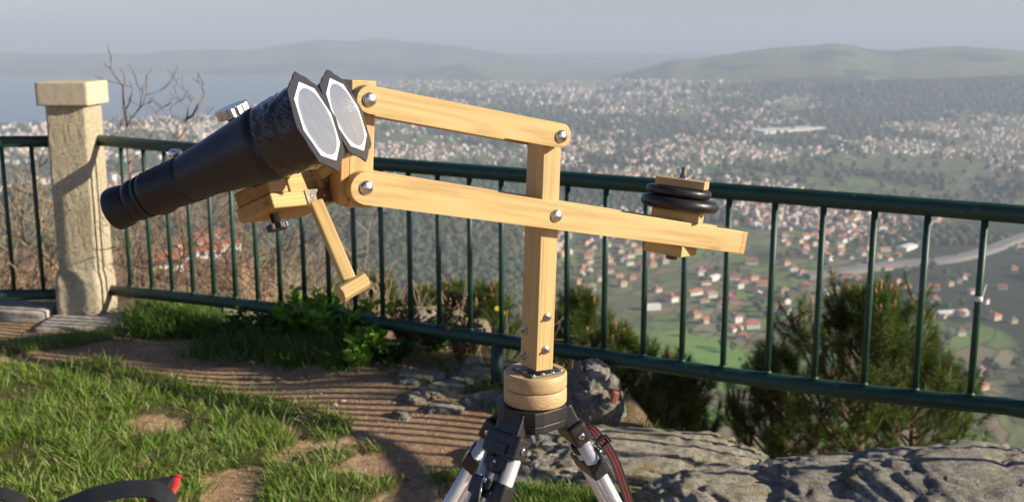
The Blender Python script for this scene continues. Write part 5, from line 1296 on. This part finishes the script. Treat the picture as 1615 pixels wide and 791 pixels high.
def make_binoculars():
    A0 = at(500.5, 192, 1.262)
    c_ = -ray(500.5, 192).normalized(); r_ = (VR - c_ * VR.dot(c_)).normalized(); v_ = c_.cross(r_); v_ = v_ if v_.z > 0 else -v_
    al = R(21.5); img = Vector((.918, .397)).normalized()
    a = (r_ * img.x + v_ * img.y) * math.cos(al) + c_ * math.sin(al); a.normalize()
    # lateral direction towards the second barrel: right and away, square to the axis
    s = r_ * .40 + v_ * .10; s = s + c_ * (-(s.dot(a)) / c_.dot(a)); s.normalize(); w = a.cross(s); w = w if w.z > 0 else -w
    # length of a barrel, from where the eyecup ends in the picture
    best = min((abs(to_px(*(A0 - a * L))[0] - 180), L) for L in np.linspace(.2, .45, 500))[1]; L = best
    print('bino len', L, 'axis', a, 's', s)
    k = L / .30
    root = empty('binoculars', A0 - a * L * .5 - w * .05, 'large black giant binoculars with foil solar filters taped over both front lenses', 'binoculars')
    rub = simple('black_rubber', (.013, .014, .017), .42, spec=.45, bump=(260, .25, .0006), var=.15)
    body = simple('black_coating', (.014, .016, .021), .36, spec=.5, bump=(420, .12, .0003), var=.1)
    m, nt, b = newmat('black_tape'); n = N(nt); co = n.coord('Object'); setb(nt, b, Base_Color=(.008, .008, .009), Roughness=.12); b.inputs['Coat Weight'].default_value = .5
    n.bump(n.noise(n.coord('Object', scale=(1, 1, 1.8)), 34, 4, .65), 1.0, .012, b); tape = m
    m, nt, b = newmat('black_card'); n = N(nt); co = n.coord('Object'); setb(nt, b, Base_Color=(.032, .032, .034), Roughness=.42); n.bump(n.noise(co, 40, 4), .3, .002, b); card = m
    m, nt, b = newmat('filter_foil'); n = N(nt); co = n.coord('Object', scale=(1, 1, .4)); setb(nt, b, Base_Color=(.36, .39, .43), Roughness=.45, Metallic=.75); n.bump(n.noise(co, 30, 3, .6), .35, .003, b); foil = m
    white = simple('white_card', (.70, .70, .72), .6, var=.02)
    silver = simple('silver_knob', (.72, .72, .72), .34, 1, var=.1)
    R1 = .050 * k
    for q, off in ((0, 0.0), (1, .110)):
        O = A0 + s * off - a * (.004 * q); Mx = frame(O, s, w, s.cross(w)) if s.cross(w).dot(a) > 0 else frame(O, w, s, w.cross(s))
        Z = lambda f: (f - 1) * L                                # f: 0 eyecup end .. 1 front
        mb = MB(); mb.lathe([(.0265, Z(.335)), (.0276, Z(.37)), (.0312, Z(.46)), (.0356, Z(.56)), (.0400, Z(.66)), (.0426, Z(.72)), (.0438, Z(.735)), (.0438, Z(.79))], 56, Mx, cap=True); mb.build('barrel', body, root)
        mb = MB(); mb.lathe([(.0440, Z(.737)), (.0446, Z(.742)), (.0446, Z(.765)), (.0440, Z(.77))], 56, Mx, cap=False); mb.build('barrel_ring', rub, root)
        # tape wrap with wrinkles
        pr = []
        for i in range(22):
            f = .785 + .21 * i / 21; pr.append(f)
        bm = bmesh.new(); nn = 96; rings = []
        for i, f in enumerate(pr):
            ring = []
            for j in range(nn):
                t = 2 * math.pi * j / nn
                rr_ = .0443 + .0062 * ((f - .785) / .21) + .0016 * float(fbm(np.array([t * 4.3 + q * 9]), np.array([f * 60. + 2.5 * t]), o=2, seed=5))
                ring.append(bm.verts.new(Mx @ Vector((rr_ * math.cos(t), rr_ * math.sin(t), Z(f)))))
            rings.append(ring)
        for i in range(len(rings) - 1):
            for j in range(nn): f_ = bm.faces.new((rings[i][j], rings[i][(j + 1) % nn], rings[i + 1][(j + 1) % nn], rings[i + 1][j])); f_.smooth = True
        mb = MB(); mb.bm.free(); mb.bm = bm; mb.build('tape_wrap', tape, root)
        # irregular card disc, octagonal white ring, foil
        rr = random.Random(4 + q); poly = []
        for j in range(40):
            t = 2 * math.pi * j / 40; oc = math.cos(R(22.5)) / math.cos((t % (math.pi / 4)) - math.pi / 8)
            poly.append(((.0618 * oc + rr.uniform(-.0020, .0014)) * math.cos(t), (.0618 * oc + rr.uniform(-.0020, .0014)) * math.sin(t)))
        mb = MB(); mb.prism(poly, Z(.993), Z(1.0), Mx, .0004); fil = mb.build('solar_filter', card, root)
        def sub(name, mbx, mat):
            me = bpy.data.meshes.new(name); bmesh.ops.recalc_face_normals(mbx.bm, faces=mbx.bm.faces); mbx.bm.to_mesh(me); mbx.bm.free(); me.materials.append(mat)
            o = bpy.data.objects.new(name, me); COL.objects.link(o); o.parent = fil; o.matrix_basis = Matrix.Identity(4); return o
        octo = [(.0492 * math.cos(R(45 * j + 6)), .0492 * math.sin(R(45 * j + 6))) for j in range(8)]
        mb = MB(); mb.prism(octo, .0001, .0007, Mx); sub('white_ring', mb, white)
        bm = bmesh.new(); nr, nn = 14, 64; c0 = bm.verts.new(Mx @ Vector((0, 0, .0020))); prev = None
        for i in range(1, nr + 1):
            ring = []
            for j in range(nn):
                t = 2 * math.pi * j / nn; rad = .0412 * i / nr; x, y = rad * math.cos(t), rad * math.sin(t)
                zz = .0014 + .45 * (.0011 * float(vnoise(np.array([x * 90 + q * 5]), np.array([y * 50.]), seed=8)) + .0008 * math.sin(t * 7 + 3 * q) * (i / nr)) * (1 - (i / nr) ** 6)
                ring.append(bm.verts.new(Mx @ Vector((x, y, zz if i < nr else .0009))))
            for j in range(nn):
                if prev is None: f_ = bm.faces.new((c0, ring[j], ring[(j + 1) % nn]))
                else: f_ = bm.faces.new((prev[j], ring[j], ring[(j + 1) % nn], prev[(j + 1) % nn]))
                f_.smooth = True
            prev = ring
        mb = MB(); mb.bm.free(); mb.bm = bm; sub('foil', mb, foil)
        # prism housing, focusing collar, eyecup
        sh = Vector((.0035 if q == 0 else -.0035, .0, 0))
        mb = MB(); Mh = Mx
        mb.lathe([(.0236, Z(.165)), (.0254, Z(.17)), (.0268, Z(.185)), (.0275, Z(.21)), (.0279, Z(.29)), (.0284, Z(.335)), (.0285, Z(.36)), (.0281, Z(.372)), (.0272, Z(.372))], 56, Mh); mb.build('prism_housing', rub, root)
        mb = MB(); mb.lathe([(.0225, Z(.095)), (.0245, Z(.10)), (.0255, Z(.115)), (.0255, Z(.135)), (.0235, Z(.14)), (.0235, Z(.148)), (.0262, Z(.152)), (.0265, Z(.17))], 48, Mh); mb.build('focus_collar', rub, root)
        mb = MB(); mb.lathe([(.016, Z(.006)), (.0232, Z(0.0)), (.0258, Z(.003)), (.0264, Z(.012)), (.0258, Z(.05)), (.0240, Z(.075)), (.0228, Z(.10))], 48, Mh); mb.build('eyecup', rub, root)
        # dimpled grip on the housing
        dm = MB()
        for u in range(7):
            for v in range(5):
                t = R(58 + 9.5 * v + (4.7 if u % 2 else 0)) ; f = .20 + .018 * u; rad = .0275 + (.0279 - .0275) * (f - .2) / .1
                side = 1
                p = Mx @ Vector((rad * math.cos(t + (math.pi if Mx.col[0].xyz.dot(s) > .5 else 0) * 0 + GA(Mx, w, s)), rad * math.sin(t + GA(Mx, w, s)), Z(f)))
                ax = (p - (Mx @ Vector((0, 0, Z(f))))).normalized(); dm.lathe([(.0017, -.0004), (.0016, .0004), (.0009, .0007)], 8, zframe(p, ax))
        dm.build('grip_studs', rub, root)
    # bridge between the barrels, hinge and silver centre knob
    mid = A0 + s * .0625; Bx = frame(mid - a * L * .72, s, w, s.cross(w) if s.cross(w).dot(a) > 0 else a)
    mb = MB(); mb.box((0, 0, 0), (.06, .026, .03), None, .004); mb.box((0, 0, -.05), (.055, .016, .02), None, .003); mb.build('bridge', body, root, frame(mid - a * L * .66, s, w, a) if frame(mid, s, w, a).to_3x3().determinant() > 0 else frame(mid - a * L * .66, s, -w, a))
    mb = MB(); mb.tube([mid - a * L * .80, mid - a * L * .3], .009, 16); mb.build('centre_rod', body, root)
    # undersides of the eyepiece bridge seen below the housing
    kp = at(367, 175, 1.38)
    Mk = zframe(kp, (w + c_ * .22).normalized()); poly = []
    for j in range(96): t = 2 * math.pi * j / 96; rr_ = .0208 + .0009 * math.cos(14 * t); poly.append((rr_ * math.cos(t), rr_ * math.sin(t)))
    mb = MB(); mb.prism(poly, -.006, .006, Mk, .0012); mb.build('locking_knob', silver, root)
    mb = MB(); mb.lathe([(.006, -.03), (.006, -.012), (.0105, -.0115), (.0105, -.0062)], 20, Mk); mb.build('knob_stem', body, root)
    st = at(277, 243, 1.455); mb = MB(); mb.lathe([(.008, -.004), (.0088, 0), (.0088, .004), (.007, .006)], 24, zframe(st, (w * .8 + a * .4).normalized())); mb.build('oil_screw', silver, root)
    # foot joining the barrels to the cradle
    mb = MB(); mb.box((0, 0, 0), (.022, .012, .022), None, .002); mb.build('tripod_foot', body, root, frame(A0 + s * .05 - a * L * .27 - w * .052, s, s.cross(a) * (1 if True else 1), a) if False else Matrix.Translation(A0 + s * .060 - a * L * .42 - w * .034) @ frame((0, 0, 0), s, a.cross(s), a))
def GA(Mx, w, s):
    """angle in the lathe's plane of the side that faces the viewer's upper side"""
    x = Mx.col[0].xyz; y = Mx.col[1].xyz; d = (w * .82 - s * .57).normalized(); return math.atan2(d.dot(y), d.dot(x)) - R(77)

def make_tripod(top):
    cx_, cy_, zt = top
    blk = simple('tripod_black', (.018, .018, .019), .42, bump=(300, .3, .0005), var=.2); alu = simple('brushed_aluminium', (.72, .72, .72), .42, .7, var=.06, scale=90)
    chrome = simple('screw_chrome', (.6, .6, .6), .2, 1, var=.1)
    root = empty('tripod', (cx_, cy_, 0), 'sturdy tripod with black head and twin aluminium tube legs carrying the wooden mount', 'tripod')
    hub = Matrix.Translation((cx_ - .007, cy_, zt))
    poly = []
    for k in range(3):
        a0 = R(120 * k + 10)
        for da, rr in ((-42, .0545), (-26, .058), (26, .058), (42, .0545)): poly.append((rr * math.cos(a0 + R(da)), rr * math.sin(a0 + R(da))))
    mb = MB(); mb.prism(poly, -.0225, -.0006, hub, .0022); mb.prism([(x * .96, y * .96) for x, y in poly], -.036, -.0232, hub, .002); mb.lathe([(.03, -.045), (.03, -.036)], 24, hub); mb.lathe([(.008, -.052), (.008, -.045)], 6, hub, False); mb.build('head_plate', blk, root)
    feet = [(-.355, -.36), (.46, .20), (-.47, .30)]
    foot_z = []
    for i, (fx, fy) in enumerate(feet):
        tp = Vector((cx_, cy_, zt - .022)) + Vector((fx, fy, 0)).normalized() * .046
        ft = Vector((cx_ + fx, cy_ + fy, gz(cx_ + fx, cy_ + fy)))
        d = (ft - tp).normalized(); side = d.cross(PZ).normalized(); out = side.cross(d)      # out: outer face of the leg
        if out.dot(Vector((fx, fy, 0))) < 0: out = -out
        M = frame(tp, side, out, side.cross(out)); sg = 1 if side.cross(out).dot(d) > 0 else -1
        def T(z): return tp + d * z
        Z = Matrix(((1, 0, 0, 0), (0, 1, 0, 0), (0, 0, sg, 0), (0, 0, 0, 1)))
        Lg = (ft - tp).length
        # shoulder casting
        mb = MB(); mb.box((0, 0, .006 * sg), (.050, .026, .040), M, .004); mb.box((0, .001, .037 * sg), (.071, .030, .038), M, .0065, 3); mb.box((0, .0172, .044 * sg), (.034, .003, .016), M, .001)
        mb.build('leg_joint', blk, root)
        for sx in (-1, 1):
            mb = MB(); mb.lathe([(.0062, 0), (.0060, .0016), (.0032, .0028)], 18, zframe(tp + d * .038 + side * sx * .0357, side * sx)); mb.build('joint_screw', chrome, root)
        leg = None
        mb = MB()
        for sx in (-1, 1): mb.tube([tp + d * .048 + side * sx * .0235, tp + d * (Lg * .6) + side * sx * .0225], .0117, 22)
        leg = mb.build('leg', alu, root)
        def lc(name, mbx, mat):
            me = bpy.data.meshes.new(name); bmesh.ops.recalc_face_normals(mbx.bm, faces=mbx.bm.faces); mbx.bm.to_mesh(me); mbx.bm.free(); me.materials.append(mat); o = bpy.data.objects.new(name, me); COL.objects.link(o); o.parent = leg; return o
        mb = MB(); mb.tube([tp + d * .070, tp + d * (Lg - .03)], .0125, 22); lc('inner_tube', mb, alu)
        mb = MB(); mb.lathe([(.0145, .066), (.0150, .068), (.0150, .078), (.0132, .082)], 22, zframe(tp, d)); mb.box((0, .004, .066 * sg), (.046, .018, .016), M, .002); lc('tube_collar', mb, blk)
        mb = MB(); mb.lathe([(.0035, 0), (.0033, .0012), (.001, .0016)], 12, zframe(tp + d * .066 + out * .0134, out)); lc('collar_screw', mb, chrome)
        mb = MB(); mb.box((0, .0, .108 * sg), (.073, .0280, .030), M, .005, 3); lc('clamp', mb, blk)
        # lever: pivot and flat handle
        mb = MB(); mb.box((-.006, .0195, .125 * sg), (.016, .007, .062), M @ Matrix.Rotation(sg * R(6), 4, 'Y'), .0022); mb.box((-.002, .0175, .101 * sg), (.020, .008, .016), M, .002); lc('clamp_lever', mb, blk)
        mb = MB(); mb.tube([tp + d * .097 + out * .0245 + side * .002, tp + d * .135 + out * .0245 - side * .008], .0017, 8); mb.lathe([(.0042, 0), (.0040, .0014)], 14, zframe(tp + d * .097 + out * .0222 - side * .001, out)); lc('lever_pin', mb, chrome)
        mb = MB(); mb.lathe([(.013, -.045), (.017, -.03), (.016, -.002), (.009, .004)], 20, zframe(ft, d)); lc('rubber_foot', mb, blk)
    # woven carrying strap hanging down beside the right leg
    m, nt, b = newmat('strap_weave'); n = N(nt); uvn = nt.nodes.new('ShaderNodeUVMap'); se = n('ShaderNodeSeparateXYZ', {0: uvn.outputs[0]})
    c = n.ramp(se.outputs[0], [(0, (.022, .022, .024)), (.27, (.5, .02, .02)), (.38, (.022, .022, .024)), (.62, (.5, .02, .02)), (.73, (.022, .022, .024))], 'CONSTANT')
    wv = n('ShaderNodeTexWave', {'Vector': uvn.outputs[0], 'Scale': 60.0}, bands_direction='Y'); c = n.mix(n.math('MULTIPLY', wv.outputs['Fac'], .45), c, (.01, .01, .01)); setb(nt, b, Base_Color=c, Roughness=.85); n.bump(wv.outputs['Fac'], .5, .0006, b)
    spx = [(919, 677, 1.66), (926, 672, 1.655), (936, 678, 1.65), (946, 690, 1.645), (957, 703, 1.64), (968, 722, 1.63), (976, 742, 1.62), (984, 766, 1.61), (992, 790, 1.6), (1003, 826, 1.59), (1010, 870, 1.6), (1000, 910, 1.62)]
    P = [at(*q) for q in spx]; bm = bmesh.new(); uv = bm.loops.layers.uv.new('UVMap'); rows = []; n_ = 60; arr = np.array([p[:] for p in P]); tt = np.linspace(0, len(P) - 1, n_)
    cur = [Vector([float(np.interp(t, range(len(P)), arr[:, c_])) for c_ in range(3)]) for t in tt]
    cur = [sum(cur[max(0, i - 2):i + 3], Vector()) / len(cur[max(0, i - 2):i + 3]) for i in range(n_)]
    for i, p in enumerate(cur):
        t = (cur[min(i + 1, n_ - 1)] - cur[max(i - 1, 0)]).normalized(); wd = t.cross(Vector((.25, -1, .25))).normalized(); nr = t.cross(wd).normalized()
        hw = .0075
        rows.append([bm.verts.new(p + wd * x * hw + nr * y * .0009) for x, y in ((-1, -1), (1, -1), (1, 1), (-1, 1))])
    for i in range(n_ - 1):
        for k in range(4):
            f = bm.faces.new((rows[i][k], rows[i][(k + 1) % 4], rows[i + 1][(k + 1) % 4], rows[i + 1][k]))
            us = {0: (0, 1), 1: (1, 1), 2: (1, 0), 3: (0, 0)}[k]
            for l, (u, v) in zip(f.loops, ((us[0], i), (us[1], i), (us[1], i + 1), (us[0], i + 1))): l[uv].uv = (u, v / 12)
    mb = MB(); mb.bm.free(); mb.bm = bm; st = mb.build('carry_strap', m, root)
    q = cur[17]; tq = (cur[19] - cur[15]).normalized(); mb = MB(); Mb = zframe(q, tq, Vector((1, 0, 0))); mb.box((0, 0, 0), (.023, .007, .005), Mb, .001); mb.box((0, 0, .011), (.023, .007, .003), Mb, .001); mb.box((.0105, 0, .0055), (.003, .006, .012), Mb, .001); mb.box((-.0105, 0, .0055), (.003, .006, .012), Mb, .001); mb.build('strap_buckle', blk, root)

def make_bag():
    cl = simple('bag_nylon', (.012, .013, .015), .75, bump=(500, .5, .0008), var=.25, scale=60); red = simple('red_piping', (.60, .045, .04), .6, bump=(400, .4, .0006), var=.12)
    C = at(110, 812, 2.95); g = gz(C.x, C.y); root = empty('bag', (C.x, C.y, g), 'black padded bag with red piping lying on the grass at the bottom left', 'bag')
    bm = bmesh.new(); bmesh.ops.create_icosphere(bm, subdivisions=5, radius=1)
    p = np.array([v.co[:] for v in bm.verts]); k = np.sign(p) * np.abs(p) ** .6; k /= np.abs(k).max(); f = 1 + .05 * fbm(p[:, 0] * 3, p[:, 1] * 3, p[:, 2] * 3, o=3, seed=4)
    for v, c in zip(bm.verts, k * f[:, None] * np.array((.36, .17, .065))): v.co = c
    mb = MB(); mb.bm.free(); mb.bm = bm
    mb.build('body', cl, root, Matrix.Translation((C.x - .06, C.y - .16, g + .05)) @ Matrix.Rotation(R(8), 4, 'Z'), smooth=True)
    def band(name, lo_, hi_, th, mat, n_=44):
        """a flat padded band between two edge lines"""
        def res(L):
            arr = np.array([q[:] for q in L]); t = np.linspace(0, len(L) - 1, n_); c = [Vector([float(np.interp(x, range(len(L)), arr[:, k])) for k in range(3)]) for x in t]
            for _ in range(2): c = [c[0]] + [sum(c[max(0, i - 1):i + 2], Vector()) / len(c[max(0, i - 1):i + 2]) for i in range(1, n_ - 1)] + [c[-1]]
            return c
        A, B = res(lo_), res(hi_); bm = bmesh.new(); rows = []
        for i in range(n_):
            t = (A[min(i + 1, n_ - 1)] - A[max(i - 1, 0)]).normalized(); w_ = B[i] - A[i]; nr = t.cross(w_).normalized()
            ring = []
            for u in (0, .06, .35, .65, .94, 1): ring.append(bm.verts.new(A[i] + w_ * u + nr * th * (.45 + .55 * math.sin(math.pi * u))))
            for u in (1, .94, .65, .35, .06, 0): ring.append(bm.verts.new(A[i] + w_ * u - nr * th * (.45 + .55 * math.sin(math.pi * u))))
            rows.append(ring)
        m_ = len(rows[0])
        for i in range(n_ - 1):
            for k in range(m_): fa = bm.faces.new((rows[i][k], rows[i][(k + 1) % m_], rows[i + 1][(k + 1) % m_], rows[i + 1][k])); fa.smooth = True
        bm.faces.new(rows[0][::-1]); bm.faces.new(rows[-1]); mb = MB(); mb.bm.free(); mb.bm = bm; return mb.build(name, mat, root)
    L = lambda *q: [at(*v) for v in q]
    band('padded_strap', L((90, 812, 2.86), (150, 792, 2.87), (200, 782, 2.88), (240, 783, 2.88), (262, 800, 2.86), (268, 835, 2.84)), L((80, 796, 2.95), (145, 768, 2.97), (200, 757, 2.99), (244, 757, 2.99), (272, 772, 2.98), (286, 812, 2.94)), .006, cl)
    band('padded_strap', L((-70, 812, 2.88), (-30, 790, 2.9), (0, 786, 2.9), (22, 797, 2.89), (34, 825, 2.87)), L((-70, 790, 2.98), (-25, 772, 3.0), (8, 768, 3.0), (38, 780, 2.99), (58, 812, 2.95)), .006, cl)
    band('corner_flap', L((205, 776, 2.97), (240, 772, 2.99), (262, 778, 2.99)), L((235, 758, 3.04), (258, 752, 3.06), (277, 750, 3.06)), .006, cl, 12)
    band('piping', L((262, 782, 2.985), (270, 768, 3.02), (275, 751, 3.055)), L((269, 784, 2.985), (282, 768, 3.02), (285, 752, 3.055)), .004, red, 16)
    band('piping', L((272, 750, 3.055), (277, 747, 3.06)), L((286, 753, 3.05), (286, 749, 3.055)), .004, red, 4)
    band('piping', L((232, 800, 2.93), (246, 790, 2.94), (262, 784, 2.95)), L((228, 793, 2.94), (243, 783, 2.95), (260, 777, 2.96)), .004, red, 12)

ORD = 'first second third fourth fifth sixth seventh eighth ninth tenth eleventh twelfth thirteenth fourteenth fifteenth sixteenth seventeenth eighteenth nineteenth twentieth'.split()
def place_labels():
    """tell the look-alike houses and trees of the valley apart by the gap of the railing they are seen through"""
    for cat in ('house', 'tree'):
        cells = {}
        for o in bpy.data.objects:
            if o.get('category') != cat: continue
            px, py = to_px(*o.location); xs = []; over = False
            for (tx, ty), (bx_, by) in BARS:
                t = (py - ty) / (by - ty); x = tx + (bx_ - tx) * t
                if x > 862: xs.append(x)
            g_ = sum(1 for x in xs if x < px); over = py < ry_(min(px, 1609)) 
            cells.setdefault((g_, over), []).append((py, o))
        for (g_, over), L in cells.items():
            L.sort(key=lambda q: q[0])
            for i, (py, o) in enumerate(L):
                look = 'small dark tree'
                if cat == 'house':
                    a_, b_ = o['label'].split(' house with '); col_ = [c for c in ('grey stone', 'cream', 'white', 'pink') if c in a_][0]; look = f'{col_} {b_.split(" tiled")[0]}-roofed house'
                nth = ORD[min(i, 19)] + ' from top'
                where = f'over {ORD[min(g_, 19)]} railing gap' if over else f'in {ORD[min(g_, 19)]} railing gap'
                o['label'] = f'{look}, {nth} {where} right of wooden post'
make_haze(); make_terrain(); make_valley(); make_valley_trees()
make_ground(); make_fence(); make_pillar(); make_rocks(); make_grass(); make_plants(); make_shrubs(); make_pines()
_top = make_mount(); make_binoculars(); make_tripod(_top); make_bag()
print('objects', len(bpy.data.objects))
place_labels()
